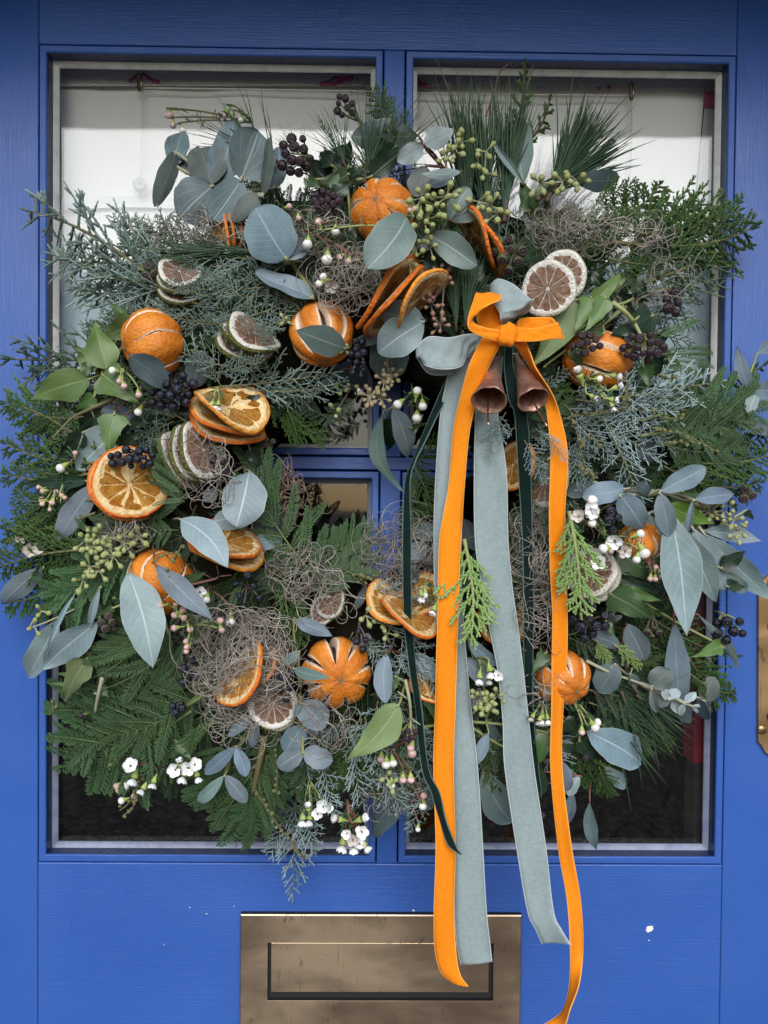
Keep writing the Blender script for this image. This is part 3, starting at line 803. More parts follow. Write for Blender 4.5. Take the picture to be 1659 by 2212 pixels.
def proto_frond(seed, m, mstem, npin, pin_len, ang, leaf_l, leaf_w, gap, single=False):
    """feathery frond: rows of narrow leaflets along each side branch"""
    rr = random.Random(seed); st, fo = Geo(), Geo()
    cv = rr.uniform(-.10, .10)
    def axis(t): return np.array([cv * math.sin(2.4 * t), t, -.10 * t * t + .05 * t])
    st.tube([axis(t) for t in np.linspace(-.06, 1, 12)], np.linspace(.010, .004, 12), 5)
    def pinna(p0, d, L, nz, w0):
        b = np.cross(nz, d); b /= np.linalg.norm(b); k = int(L / gap); sag = rr.uniform(-.10, .03) * L
        cur = rr.uniform(-.24, .24) * L
        f = lambda t: p0 + d * L * t + b * cur * t * t + nz * sag * t * t
        st.tube([f(t) for t in np.linspace(0, 1, 7)], np.linspace(.0055, .002, 7), 4)
        for i in range(k):
            t = (i + .5) / k
            ll = leaf_l * w0 * min(1, .45 + 3.5 * t, .35 + 2.6 * (1 - t)) * rr.uniform(.88, 1.08)
            for s in (1, -1):
                a = R(66 + rr.uniform(-6, 6) - 26 * t); e = d * math.cos(a) + b * s * math.sin(a) + nz * rr.uniform(-.05, .22); e /= np.linalg.norm(e)
                c = np.cross(nz, e); c /= np.linalg.norm(c)
                q = f(t); hw = leaf_w * .5; mid = q + e * ll * .5 + nz * ll * .05
                V = [q - c * hw * .5, mid - c * hw + nz * hw * .4, q + e * ll, mid + c * hw + nz * hw * .4, mid - nz * hw * .25]
                fo.add([tuple(v) for v in V], [(0, 1, 4), (1, 2, 4), (4, 2, 3), (0, 4, 3)], [(.5, 0), (0, .5), (.5, 1), (1, .5), (.5, .5)])
    if single:
        pinna(axis(0), np.array([0, 1.0, 0]), 1.0, np.array([0, 0, 1.0]), 1.0)
    else:
        for i in range(npin):
            t = .10 + .88 * i / npin
            for s in (1, -1):
                L = pin_len * (math.sin(math.pi * min(1, .22 + .62 * t)) ** .8) * rr.uniform(.85, 1.1); a = R(ang + rr.uniform(-13, 13) - 14 * t)
                d = np.array([s * math.sin(a), math.cos(a), rr.uniform(-.18, .12)]); d /= np.linalg.norm(d)
                pinna(axis(t), d, L, np.array([rr.uniform(-.15, .15), rr.uniform(-.1, .1), 1.0]) / 1.03, 1.0)
        pinna(axis(1), np.array([0, 1.0, 0]), pin_len * .5, np.array([0, 0, 1.0]), .9)
    return [('stem', st.mesh('stem', mstem), None), ('leaflet_rows', fo.mesh('leaflet_rows', m), 'stuff')]

def proto_pine(seed, n, spread, rad, lmin=.55, base=.22, curve=.10):
    rr = random.Random(seed); st, fo = Geo(), Geo()
    st.tube([(0, -.05, 0), (0.005, base * .5, 0), (0, base, 0)], [.016, .015, .010], 6)
    for i in range(n):
        t = rr.random(); p = np.array([rr.uniform(-.01, .01), base * t * 1.05 - .02, rr.uniform(-.01, .01)])
        a = R(rr.gauss(0, spread)) ; b = R(rr.gauss(0, spread * .6))
        d = np.array([math.sin(a), math.cos(a) * math.cos(b), math.sin(b)]); d /= np.linalg.norm(d)
        L = rr.uniform(lmin, 1.0) * (1 - .15 * abs(a)); c = np.array([rr.uniform(-curve, curve), 0, rr.uniform(-curve, curve)])
        fo.tube([p + d * L * k + c * k * k * L for k in (0, .35, .7, 1)], [rad * .8, rad, rad * .85, rad * .2], 3, cap=False)
    return [('stem', st.mesh('stem', STEM_B), None), ('needles', fo.mesh('needles', PIN), 'stuff')]

PROTO = {
    'J': [proto_scaled(100 + k, JUN, STEM, .35, 22, .38, 50, .052, .088, .0092, seg=4, bump=.22) for k in range(5)],
    'JB': [proto_scaled(120 + k, JUN_B, STEM, .35, 20, .38, 50, .054, .09, .0092, seg=4, bump=.22) for k in range(4)],
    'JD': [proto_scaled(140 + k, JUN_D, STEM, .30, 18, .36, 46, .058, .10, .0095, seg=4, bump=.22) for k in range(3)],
    'JO': [proto_scaled(160 + k, JUN_D, STEM, .55, 12, .40, 44, .09, .13, .011, seg=5, bump=.2, density=.8) for k in range(2)],
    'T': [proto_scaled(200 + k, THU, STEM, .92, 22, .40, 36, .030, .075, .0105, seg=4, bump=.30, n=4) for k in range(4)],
    'TL': [proto_scaled(240 + k, THU_L, STEM_G, .92, 16, .44, 34, .042, .115, .0185, seg=4, bump=.34, n=5) for k in range(3)],
    'TT': [proto_scaled(260 + k, THU, STEM_B, .7, 12, .20, 28, .04, .07, .012, seg=4, bump=.30, n=4) for k in range(2)],
    'F': [proto_frond(300 + k, MIM, STEM_F, 8, .46, 50, .060, .0185, .0185) for k in range(3)],
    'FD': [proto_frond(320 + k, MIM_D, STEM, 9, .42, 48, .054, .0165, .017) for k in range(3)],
    'S': [proto_frond(340 + k, MIM, STEM_F, 0, 0, 0, .125, .026, .028, True) for k in range(3)],
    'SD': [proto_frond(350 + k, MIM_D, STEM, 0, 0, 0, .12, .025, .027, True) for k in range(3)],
    'N': [proto_pine(400 + k, 95, 6.5, .0054) for k in range(3)],
    'NS': [proto_pine(420 + k, 34, 17, .0050) for k in range(3)],
}
KIND = {
    'J': ('juniper_sprig', 'grey green juniper sprig', 'juniper sprig'), 'JB': ('juniper_sprig', 'pale blue juniper sprig', 'juniper sprig'), 'JD': ('juniper_sprig', 'green juniper sprig', 'juniper sprig'), 'JO': ('juniper_sprig', 'open forked juniper sprig', 'juniper sprig'),
    'T': ('cypress_sprig', 'deep green flat cypress sprig', 'cypress sprig'), 'TL': ('cypress_sprig', 'bright lime green cypress sprig', 'cypress sprig'), 'TT': ('cypress_sprig', 'slim green cypress tip', 'cypress sprig'),
    'F': ('acacia_frond', 'feathery green acacia frond', 'fern frond'), 'FD': ('acacia_frond', 'dark feathery acacia frond', 'fern frond'), 'S': ('acacia_frond', 'single green feather of acacia leaflets', 'fern frond'), 'SD': ('acacia_frond', 'single dark feather of acacia leaflets', 'fern frond'),
    'N': ('pine_tuft', 'dense tuft of long pine needles', 'pine sprig'), 'NS': ('pine_tuft', 'sparse tuft of long pine needles', 'pine sprig'),
}
PN = {}
def place(kind, b, t, off=0.0, off2=None, roll=None, ws=1.0, label=None, group=None, d0=None, d1=None):
    """copies one sprig so that it runs from b to t"""
    PN[kind] = PN.get(kind, -1) + 1
    pr = PROTO[kind][PN[kind] % len(PROTO[kind])]
    B = P(*b, d0) if d0 is not None else PD(b, off)
    Tp = P(*t, d1) if d1 is not None else PD(t, off if off2 is None else off2)
    x, y, z = frame(B, Tp, R(rnd.uniform(-22, 22) if roll is None else roll))
    L = (Tp - B).length
    if rnd.random() < .5: x = -x; z = -z if kind in ('J', 'JB', 'JD', 'N', 'NS') else z
    nm, desc, cat = KIND[kind]
    o = empty(nm, basis(B, x, y, z, (L * ws, L, L * ws)), cat=cat)
    for (pn, me, k) in pr: child(pn, me, o, kind=k)
    if label: o['label'] = label
    else: later(o, desc, (b[0] + t[0]) / 2, (b[1] + t[1]) / 2)
    if group: o['group'] = group
    return o

# ------------------------------------------------------------------ berries, pods, buds, flowers: unit size, facing +z
def lathe_mesh(name, prof, n, m, cap=None):
    g = Geo(); g.lathe(prof, n); me = g.mesh(name, m)
    return me
def berry_mesh(m, cap=False, capm=None):
    capm = capm or B_CAP
    g = Geo()
    if cap:
        g.lathe([(.001, -1), (.5, -.86), (.86, -.5), (1, 0), (.93, .36), (.74, .66), (.66, .70)], 12); nb = len(g.F)
        g.lathe([(.66, .70), (.64, .78), (.52, .76), (.46, .70), (.20, .74), (.12, .90), (.001, .93)], 12)
        return mesh('berry', g.V, g.F, [m, capm], uv=g.U, midx=[0] * nb + [1] * (len(g.F) - nb))
    g.lathe([(.001, -1), (.5, -.86), (.86, -.5), (1, 0), (.86, .5), (.5, .86), (.14, .98), (.12, .93), (.001, .95)], 11)
    return mesh('berry', g.V, g.F, m, uv=g.U)
BERRY = {'blue': berry_mesh(B_BLUE), 'ivy': berry_mesh(B_IVY, True), 'green': berry_mesh(B_GRN, True), 'purp': berry_mesh(B_PURP, True), 'bb': berry_mesh(B_BLUE, True, B_CAPB)}
def pod_mesh(m):
    g = Geo(); g.lathe([(.12, -1.3), (.2, -.9), (.42, -.45), (.72, .1), (.80, .45), (.66, .80), (.34, 1.05), (.10, 1.25), (.001, 1.3)], 9); return mesh('seed_pod', g.V, g.F, m, uv=g.U)
POD = {'g': pod_mesh(SEED_G), 'p': pod_mesh(SEED_P), 'm': pod_mesh(SEED_M)}
def round_mesh(name, m):
    g = Geo(); g.lathe([(.001, -1), (.62, -.78), (.96, -.25), (.96, .25), (.62, .78), (.001, 1)], 8); return mesh(name, g.V, g.F, m, uv=g.U)
MBALL = round_mesh('flower_ball', MIMBUD)

def dome(n, rx, ry, gap, seed):
    """points spread over an oval without touching"""
    rr = random.Random(seed); pts = []
    for tries in range(n * 60):
        a = rr.uniform(0, 6.283); q = math.sqrt(rr.random())
        p = (rx * q * math.cos(a), ry * q * math.sin(a), q)
        if all(math.dist(p[:2], s[:2]) > gap for s in pts): pts.append(p)
        if len(pts) >= n: break
    return pts

def cluster(kind, cf, cx, cy, rx, ry, n, r, off=.012, hub=None, name='berry_cluster', desc='cluster of dark berries', cat='berries', stem=STEM_V, gap=1.45, size=.35):
    s = math.dist(cf(0, 0), cf(1, 0)); C = cf(cx, cy); rx, ry, r = rx * s, ry * s, r * s
    H = cf(*hub) if hub else (C[0], C[1] + 2)
    d0 = zs(*C) + off
    root = empty(name, P(H[0], H[1], max(.006, d0 - .012))); root['category'] = cat; later(root, desc, *C)
    hubp = Vector(root.location); st = Geo()
    pts = dome(n, max(rx - r, r * .5), max(ry - r, r * .5), r * gap, int(cx * 7 + cy))
    for (dx, dy, q) in pts:
        d = d0 + sz(max(rx, ry), d0) * .55 * (1 - q * q) + rnd.uniform(-.003, .003)
        p = P(C[0] + dx, C[1] + dy, d); rad = sz(r, d) * rnd.uniform(1 - size, 1.06)
        ax = (p - hubp).normalized() * .7 + (CAM - p).normalized() * .55 + Vector((rnd.uniform(-.3, .3), 0, rnd.uniform(-.5, .1)))
        M = Matrix.Translation(p - hubp) @ ax.to_track_quat('Z', 'Y').to_matrix().to_4x4() @ Matrix.Diagonal((rad, rad, rad * rnd.uniform(.92, 1.06), 1))
        child('berry', BERRY[kind], root, M)
        st.tube(catmull([(0, 0, 0), tuple((p - hubp) * .5 + Vector((0, .002, .001))), tuple(p - hubp - ax.normalized() * rad * .8)], 4), [.0008] * 9, 5)
    if not pts: return
    st.tube([(0, .02, 0), (0, 0, 0)], .0012, 5)
    child('stalk', st.mesh('stalk', stem), root)
    return root

def pods(kind, cf, pts_hub, n, r, spread, off=.014, desc='spray of pale green seed pods', stem=STEM_P, seed=0):
    """seed pods in little umbels along a branched stalk"""
    s = math.dist(cf(0, 0), cf(1, 0)); hubs = [cf(*p) for p in pts_hub]; r *= s; spread *= s
    C = (sum(h[0] for h in hubs) / len(hubs), sum(h[1] for h in hubs) / len(hubs))
    d0 = zs(*C) + off
    root = empty('seed_spray', P(*C, d0 - .008)); root['category'] = 'seed pods'; later(root, desc, *C)
    o = Vector(root.location); st = Geo(); rr = random.Random(seed + int(C[0] * 3 + C[1]))
    hp = [P(h[0], h[1], d0 + rr.uniform(-.004, .004)) - o for h in hubs]
    if len(hp) > 1: st.tube(catmull([tuple(h) for h in hp], 4), .0008, 5)
    st.tube([(0, .02, 0), tuple(hp[0])], .0009, 5)
    per = max(3, n // len(hubs))
    for h, hb in zip(hp, hubs):
        a0 = rr.uniform(0, 6.28)
        for k in range(per):
            a = a0 + 2.4 * k + rr.uniform(-.3, .3); q = spread * (.35 + .65 * ((k + .6) / per)) * rr.uniform(.8, 1.15)
            d = d0 + sz(spread, d0) * (.75 - .5 * (q / spread) ** 2)
            p = P(hb[0] + q * math.cos(a), hb[1] + q * math.sin(a), d) - o
            ax = (p - h).normalized(); rad = sz(r, d) * rr.uniform(.8, 1.1)
            M = Matrix.Translation(p) @ ax.to_track_quat('Z', 'Y').to_matrix().to_4x4() @ Matrix.Diagonal((rad, rad, rad * rr.uniform(1.0, 1.25), 1))
            child('seed_pod', POD[kind], root, M)
            st.tube([tuple(h), tuple(h.lerp(p, .5) + Vector((0, .0006, .0006))), tuple(p - ax * rad * 1.2)], .0006, 5)
    child('stalk', st.mesh('stalk', stem), root)
    return root

def balls(cf, lines, off=.012, r=4.0, gap=11, desc='thin stalk of tiny yellow green flower balls'):
    """acacia flower balls strung along thin stalks"""
    s = math.dist(cf(0, 0), cf(1, 0)); L = [[cf(*p) for p in l] for l in lines]; C = L[0][len(L[0]) // 2]
    root = empty('acacia_buds', PD(C, off)); root['category'] = 'flower buds'; later(root, desc, *C)
    o = Vector(root.location); st = Geo()
    for l in L:
        c = catmull(l, 8); st.tube([tuple(P(x, y, max(.006, zs(*C) + off)) - o) for x, y in c], .0007, 4); acc = 0
        for i in range(1, len(c)):
            acc += math.dist(c[i], c[i - 1])
            if acc > gap * rnd.uniform(.7, 1.3):
                acc = 0
                p = P(c[i][0] + rnd.uniform(-6, 6), c[i][1] + rnd.uniform(-6, 6), max(.006, zs(*C) + off) + .003) - o
                rad = sz(r, .1) * rnd.uniform(.75, 1.15); child('flower_ball', MBALL, root, Matrix.Translation(p) @ Matrix.Scale(rad, 4))
                st.tube([tuple(P(*c[i], max(.006, zs(*C) + off)) - o), tuple(p)], .0005, 4)
    child('stalk', st.mesh('stalk', STEM), root)

# waxflower pieces
def petal_mesh(m):
    V, U = [], []
    for i in range(7):
        u = i / 6; h = .46 * (math.sin(math.pi * (.08 + .84 * u)) ** .6)
        for j in range(5):
            s = j / 2 - 1; V.append((h * s, .16 + .84 * u, .05 + .30 * u * u + .16 * s * s - .10 * u)); U.append((j / 4, u))
    F = [(i * 5 + j, i * 5 + j + 1, i * 5 + j + 6, i * 5 + j + 5) for i in range(6) for j in range(4)]
    return mesh('petal', V, F, m, uv=U)
PET = petal_mesh(PETAL); PET_OLD = petal_mesh(PETAL_OLD)
def calyx_mesh():
    g = Geo(); g.lathe([(.06, -1.35), (.12, -1.0), (.28, -.6), (.42, -.25), (.46, .02), (.34, .06), (.001, .0)], 10); return mesh('calyx', g.V, g.F, CALYX, uv=g.U)
CAL = calyx_mesh()
def heart_mesh():
    g = Geo(); g.lathe([(.32, .05), (.26, .10), (.12, .08), (.06, .26), (.001, .28)], 9)
    for k in range(10):
        a = k * .628; M = Matrix.Translation((.27 * math.cos(a), .27 * math.sin(a), .16)) @ Matrix.Scale(.045, 4); g.lathe([(.001, -1), (1, 0), (.001, 1)], 5, M)
    return mesh('heart', g.V, g.F, HEART, uv=g.U)
HRT = heart_mesh()
def bud_mesh(m):
    g = Geo(); g.lathe([(.07, -1.7), (.16, -1.3), (.42, -.8), (.62, -.30)], 9); nb = len(g.F)
    g.lathe([(.60, -.30), (.78, .05), (.76, .42), (.52, .74), (.14, .86), (.001, .86)], 9)
    return mesh('bud', g.V, g.F, [CALYX, m], uv=g.U, midx=[0] * nb + [1] * (len(g.F) - nb))
BUD = {'w': bud_mesh(BUDWHITE), 'p': bud_mesh(BUDPINK)}

def wax(cf, base, flowers, buds, off=.02, desc='sprig of white waxflowers', stem=STEM_G, leaves=10):
    """flowers: (x, y, radius, facing angle in degrees or None for straight out, faded?)  buds: (x, y, radius, 'w' or 'p', angle)"""
    s = math.dist(cf(0, 0), cf(1, 0)); b = cf(*base); root = empty('waxflower_sprig', PD(b, off - .012)); root['category'] = 'waxflower'; later(root, desc, *b)
    o = Vector(root.location); st = Geo(); lf = Geo()
    def run(p, ax, ln):
        tail = p - ax * ln
        c = catmull([(0, 0, 0), tuple(tail * .55 + Vector((0, -.001, .002))), tuple(tail), tuple(p - ax * ln * .7)], 5)
        st.tube(c, np.linspace(.0010, .0007, len(c)), 5)
        for k in range(2, len(c) - 4, 2):
            d = Vector((rnd.uniform(-1, 1), rnd.uniform(-.8, .2), rnd.uniform(-1, 1))).normalized() + ax * .6
            lf.tube([tuple(c[k]), tuple(Vector(c[k]) + d * .004), tuple(Vector(c[k]) + d * .0085)], [.0004, .0006, .0002], 4)
    for f in flowers:
        x, y, r = f[:3]; ang = f[3] if len(f) > 3 else None; old = len(f) > 4 and f[4]
        p0 = cf(x, y); d = max(.01, zs(*p0) + off + .006); p = P(*p0, d); rad = sz(r * s, d); tw = (CAM - p).normalized()
        if ang is None: ax = (tw + Vector((rnd.uniform(-.35, .35), 0, rnd.uniform(-.35, .2)))).normalized()
        else: ax = (Vector((math.cos(R(ang)), 0, math.sin(R(ang)))) + tw * .35).normalized()
        M = Matrix.Translation(p - o) @ ax.to_track_quat('Z', 'Y').to_matrix().to_4x4() @ Matrix.Rotation(rnd.uniform(0, 1.2), 4, 'Z') @ Matrix.Scale(rad, 4)
        fl = child('flower', CAL, root, M)
        child('heart', HRT, fl)
        for k in range(5):
            child('petal', PET_OLD if old else PET, fl, Matrix.Rotation(k * 2 * math.pi / 5 + rnd.uniform(-.12, .12), 4, 'Z') @ Matrix.Rotation(rnd.uniform(.0, .45) + (.5 if ang is not None else 0), 4, 'X'))
        run(p - o, ax, rad * 1.5)
    for (x, y, r, k, ang) in buds:
        p0 = cf(x, y); d = max(.01, zs(*p0) + off + .004); p = P(*p0, d); rad = sz(r * s, d) * 1.25
        ax = (Vector((math.cos(R(ang)), 0, math.sin(R(ang)))) + (CAM - p).normalized() * .25).normalized()
        child('bud', BUD[k], root, Matrix.Translation(p - o) @ ax.to_track_quat('Z', 'Y').to_matrix().to_4x4() @ Matrix.Scale(rad, 4))
        run(p - o, ax, rad * 1.9)
    child('stem', st.mesh('stem', stem), root); child('needle_leaves', lf.mesh('needle_leaves', MIM), root, kind='stuff')
    return root

# ------------------------------------------------------------------ dried citrus
def whole_orange(seed, nslit, w0=.075, deep=.20):
    rr = random.Random(seed); nt, npz = 220, 72
    th = [2 * math.pi * k / nslit + rr.uniform(-.12, .12) for k in range(nslit)]
    wk = [w0 * rr.uniform(.45, 1.35) for _ in th]; a0 = [rr.uniform(.42, .6) for _ in th]; a1 = [rr.uniform(2.2, 2.6) for _ in th]
    V, S, Pl = [], [], []
    for i in range(npz + 1):
        ph = math.pi * i / npz
        for j in range(nt):
            t = 2 * math.pi * j / nt; best, k0, dd = 9, 0, 0
            for k in range(nslit):
                d = (t - th[k] - .10 * math.sin(ph * 2 + k) + math.pi) % (2 * math.pi) - math.pi
                if abs(d) < abs(best): best, k0 = d, k
            dist = abs(best) * max(math.sin(ph), .02)
            u = (ph - a0[k0]) / (a1[k0] - a0[k0])
            w = wk[k0] * max(0, math.sin(math.pi * min(1, max(0, u)))) ** .7
            sl = dist / w if w > .004 else 9
            seg = abs(best) * nslit / math.pi
            r = 1 + .035 * math.cos((1 - min(1, seg)) * math.pi) * math.sin(ph) + .012 * math.sin(5 * t + seed) * math.sin(3 * ph)
            r -= .05 * math.exp(-((ph / .30) ** 2)) + .05 * math.exp(-(((math.pi - ph) / .30) ** 2))
            if sl < 1.5: r -= deep * max(0, 1 - max(0, sl - .75) / .45) if sl < 1.2 else -.012
            V.append((r * math.sin(ph) * math.cos(t), r * math.sin(ph) * math.sin(t), .92 * r * math.cos(ph))); S.append(min(sl, 9)); Pl.append(math.exp(-((ph / .22) ** 2)))
    F = [(i * nt + j, (i + 1) * nt + j, (i + 1) * nt + (j + 1) % nt, i * nt + (j + 1) % nt) for i in range(npz) for j in range(nt)]
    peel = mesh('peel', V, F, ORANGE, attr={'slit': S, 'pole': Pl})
    g = Geo(); g.lathe([(.001, .05), (.045, .07), (.06, .05), (.07, .02), (.085, .0), (.08, -.05)], 9)
    for k in range(5):
        a = k * 1.2566; M = Matrix.Translation((.085 * math.cos(a), .085 * math.sin(a), .02)) @ Matrix.Rotation(a, 4, 'Z'); g.lathe([(.001, .03), (.03, .0), (.02, -.03)], 6, M)
    return peel, g.mesh('stem_button', CORK)
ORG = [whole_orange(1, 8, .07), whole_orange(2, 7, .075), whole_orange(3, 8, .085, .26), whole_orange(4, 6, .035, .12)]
def orange(k, x, y, r, nx, ny, nz, off, label, spin=0.0, squash=(1, 1, 1)):
    d = zs(x, y) + off; c = P(x, y, d); rad = sz(r, d)
    tw = (CAM - c).normalized(); rt = Vector((1, 0, 0)); up = tw.cross(rt).normalized(); rt = up.cross(tw)
    ax = (rt * nx + up * ny + tw * nz).normalized()
    M = Matrix.Translation(c) @ ax.to_track_quat('Z', 'Y').to_matrix().to_4x4() @ Matrix.Rotation(spin, 4, 'Z') @ Matrix.Diagonal((rad * squash[0], rad * squash[1], rad * squash[2], 1))
    o = empty('dried_orange', M, label, 'dried orange', 'whole dried oranges in the wreath')
    child('peel', ORG[k][0], o); child('stem_button', ORG[k][1], o, Matrix.Translation((0, 0, .835)))
    return o

def slice_parts(seed, rind, pith, flesh, th=.13, nseg=10, warp=.10, rw=.10):
    """a dried slice of radius 1: rind, white pith with its ribs, and each segment of flesh"""
    rr = random.Random(seed); wa, wp, wb = warp * rr.uniform(.6, 1.3), rr.uniform(0, 6.28), rr.uniform(-.5, 1) * warp
    def bend(v):
        x, y, z = v; r2 = x * x + y * y; t = math.atan2(y, x)
        k = 1 + .022 * math.sin(3 * t + wp) + .012 * math.sin(7 * t + 2 * wp)
        return (x * k, y * k, z + wa * r2 * math.cos(2 * t + wp) + wb * r2)
    def lat(prof, m, nm, n=44):
        g = Geo(); g.lathe(prof, n); return mesh(nm, [bend(v) for v in g.V], g.F, m, uv=g.U)
    h = th / 2
    parts = [('rind', lat([(1 - rw * .55, -h * .90), (.985, -h * .96), (1.0, -h * .6), (1.012, 0), (1.0, h * .6), (.985, h * .96), (1 - rw * .55, h * .90)], rind, 'rind')),
             ('pith', lat([(.001, -h * .55), (.70, -h * .55), (.86 - rw * .4, -h * 1.0), (1 - rw * .5, -h * .92), (1 - rw * .5, h * .92), (.86 - rw * .4, h * 1.0), (.70, h * .55), (.001, h * .55)], pith, 'pith'))]
    t0 = rr.uniform(0, 6)
    cuts = [t0 + (k + rr.uniform(-.16, .16)) * 2 * math.pi / nseg for k in range(nseg)]; cuts.append(cuts[0] + 2 * math.pi)
    ro = .86 - rw * .6
    for k in range(nseg):
        a, b = cuts[k], cuts[k + 1]; g2 = .013
        V = []; nr, na = 6, 6; top = h * rr.uniform(.80, 1.0)
        rows = [.07, .20, .36, .54, .70, .79, ro]
        for sgn in (1, -1):
            for i, r in enumerate(rows):
                for j in range(na + 1):
                    u = j / na; ga = g2 / max(r, .12) ** .85; aa = a + ga + (b - a - 2 * ga) * u
                    rim = r - (.05 * (2 * u - 1) ** 4 if i >= len(rows) - 2 else 0)
                    edge = min(1, 4 * min(u, 1 - u) + .25) * (1 if 0 < i < len(rows) - 1 else .45)
                    V.append(bend((rim * math.cos(aa), rim * math.sin(aa), sgn * (h * .60 + (top - h * .60) * edge + .014 * math.sin(9 * r + 5 * u + k) * edge))))
        n1 = len(rows) * (na + 1); F = []
        for i in range(len(rows) - 1):
            for j in range(na):
                q = i * (na + 1) + j; f = (q, q + na + 1, q + na + 2, q + 1); F.append(f); F.append(tuple(v + n1 for v in f[::-1]))
        parts.append(('segment', mesh('segment', V, F, flesh)))
    return parts
SLC = {
    'o': [slice_parts(10 + k, RIND_O, PITH_O, FLESH_O, .115, 10, .13) for k in range(4)],
    'a': [slice_parts(20 + k, RIND_O2, PITH_O, FLESH_O, .115, 10, .18) for k in range(2)],
    'l': [slice_parts(30 + k, RIND_L, PITH_W, FLESH_B, .17, 9, .13, .07) for k in range(3)],
    'w': [slice_parts(40 + k, RIND_W, PITH_W, FLESH_B, .14, 12, .05, .05) for k in range(2)],
}
SN = {}
def cslice(kind, x, y, r, n, off, label, spin=None, squash=1.0, var=None):
    """one citrus slice, its face turned to n = (right, up, towards the viewer)"""
    SN[kind] = SN.get(kind, -1) + 1
    pr = SLC[kind][(SN[kind] if var is None else var) % len(SLC[kind])]
    d = zs(x, y) + off; c = P(x, y, d); rad = sz(r, d)
    tw = (CAM - c).normalized(); rt = Vector((1, 0, 0)); up = tw.cross(rt).normalized(); rt = up.cross(tw)
    ax = (rt * n[0] + up * n[1] + tw * n[2]).normalized()
    M = Matrix.Translation(c) @ ax.to_track_quat('Z', 'Y').to_matrix().to_4x4() @ Matrix.Rotation(rnd.uniform(0, 6.28) if spin is None else spin, 4, 'Z') @ Matrix.Diagonal((rad, rad * squash, rad, 1))
    nm, cat = {'o': ('orange_slice', 'orange slice'), 'a': ('orange_slice', 'orange slice'), 'l': ('lime_slice', 'lime slice'), 'w': ('lemon_slice', 'lemon slice')}[kind]
    o = empty(nm, M, label, cat, {'o': 'dried orange slices', 'a': 'dried orange slices', 'l': 'dried lime slices', 'w': 'dried pale citrus slices'}[kind])
    for (pn, me) in pr: child(pn, me, o)
    return o

# ------------------------------------------------------------------ grey air plant tangles
def tangle(cf, cx, cy, rx, ry, n, off=.01, desc='tangle of grey curly air plant strands', m=None, rad=.00042, curl=.8, deep=.014):
    s = math.dist(cf(0, 0), cf(1, 0)); C = cf(cx, cy); rx, ry = rx * s, ry * s
    d0 = max(.012, zs(*C) + off)
    root = empty('air_plant', P(*C, d0)); root['category'] = 'air plant'; later(root, desc, *C); o = Vector(root.location)
    rr = random.Random(int(cx * 5 + cy)); g = Geo()
    for k in range(n):
        a = rr.uniform(0, 6.283); q = math.sqrt(rr.random()); x, y = rx * q * math.cos(a) * .9, ry * q * math.sin(a) * .9
        h = rr.uniform(0, 6.283); z = rr.uniform(-1, 1) * deep; pts = []; turn = rr.uniform(-.20, .20) * curl; st = max(3.2, min(rx, ry) * .15)
        thin = k % 3 == 0
        if thin: st *= .55
        for i in range(rr.randint(5, 10) if thin else rr.randint(11, 24)):
            pts.append(tuple(P(C[0] + x, C[1] + y, max(.006, d0 + z + deep * .6 * (1 - min(1, (x / rx) ** 2 + (y / ry) ** 2)))) - o))
            turn += rr.uniform(-.16, .16) * curl; turn *= .94
            out = (x / rx) ** 2 + (y / ry) ** 2
            if out > 1.0: h += .5 * math.copysign(1, math.sin(math.atan2(-y, -x) - h))
            h += turn; x += st * math.cos(h); y += st * math.sin(h); z += rr.uniform(-.0022, .0022)
        c = catmull(pts, 3); R0 = rad * (rr.uniform(.4, .6) if thin else rr.uniform(.7, 1.35))
        g.tube(c, np.linspace(R0, R0 * .35, len(c)) * (1 + .22 * np.sin(np.arange(len(c)) * 1.9 + k)), 4, cap=False)
    child('strands', g.mesh('strands', m or MOSS), root, kind='stuff')
    return root
# ------------------------------------------------------------------ the wreath's packed base
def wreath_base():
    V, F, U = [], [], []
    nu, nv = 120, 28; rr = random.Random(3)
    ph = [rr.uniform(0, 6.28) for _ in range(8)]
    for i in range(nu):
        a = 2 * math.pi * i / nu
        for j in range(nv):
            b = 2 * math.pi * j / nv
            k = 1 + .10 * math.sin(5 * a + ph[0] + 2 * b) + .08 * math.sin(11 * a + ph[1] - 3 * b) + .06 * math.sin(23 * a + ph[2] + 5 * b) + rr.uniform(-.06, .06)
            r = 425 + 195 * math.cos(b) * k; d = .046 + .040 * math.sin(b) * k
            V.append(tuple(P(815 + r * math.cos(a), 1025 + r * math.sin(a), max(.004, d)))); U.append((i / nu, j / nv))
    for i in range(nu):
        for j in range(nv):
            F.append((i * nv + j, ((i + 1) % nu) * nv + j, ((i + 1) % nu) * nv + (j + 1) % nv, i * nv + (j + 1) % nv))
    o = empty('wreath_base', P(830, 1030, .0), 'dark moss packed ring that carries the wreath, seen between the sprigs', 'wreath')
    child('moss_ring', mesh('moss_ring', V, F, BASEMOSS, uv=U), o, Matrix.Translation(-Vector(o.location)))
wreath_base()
tangle(D1, 622, 1068, 32, 75, 70, -.006, 'frayed brown moss showing at the edge of the opening', FRAY, .0007, 1.3)

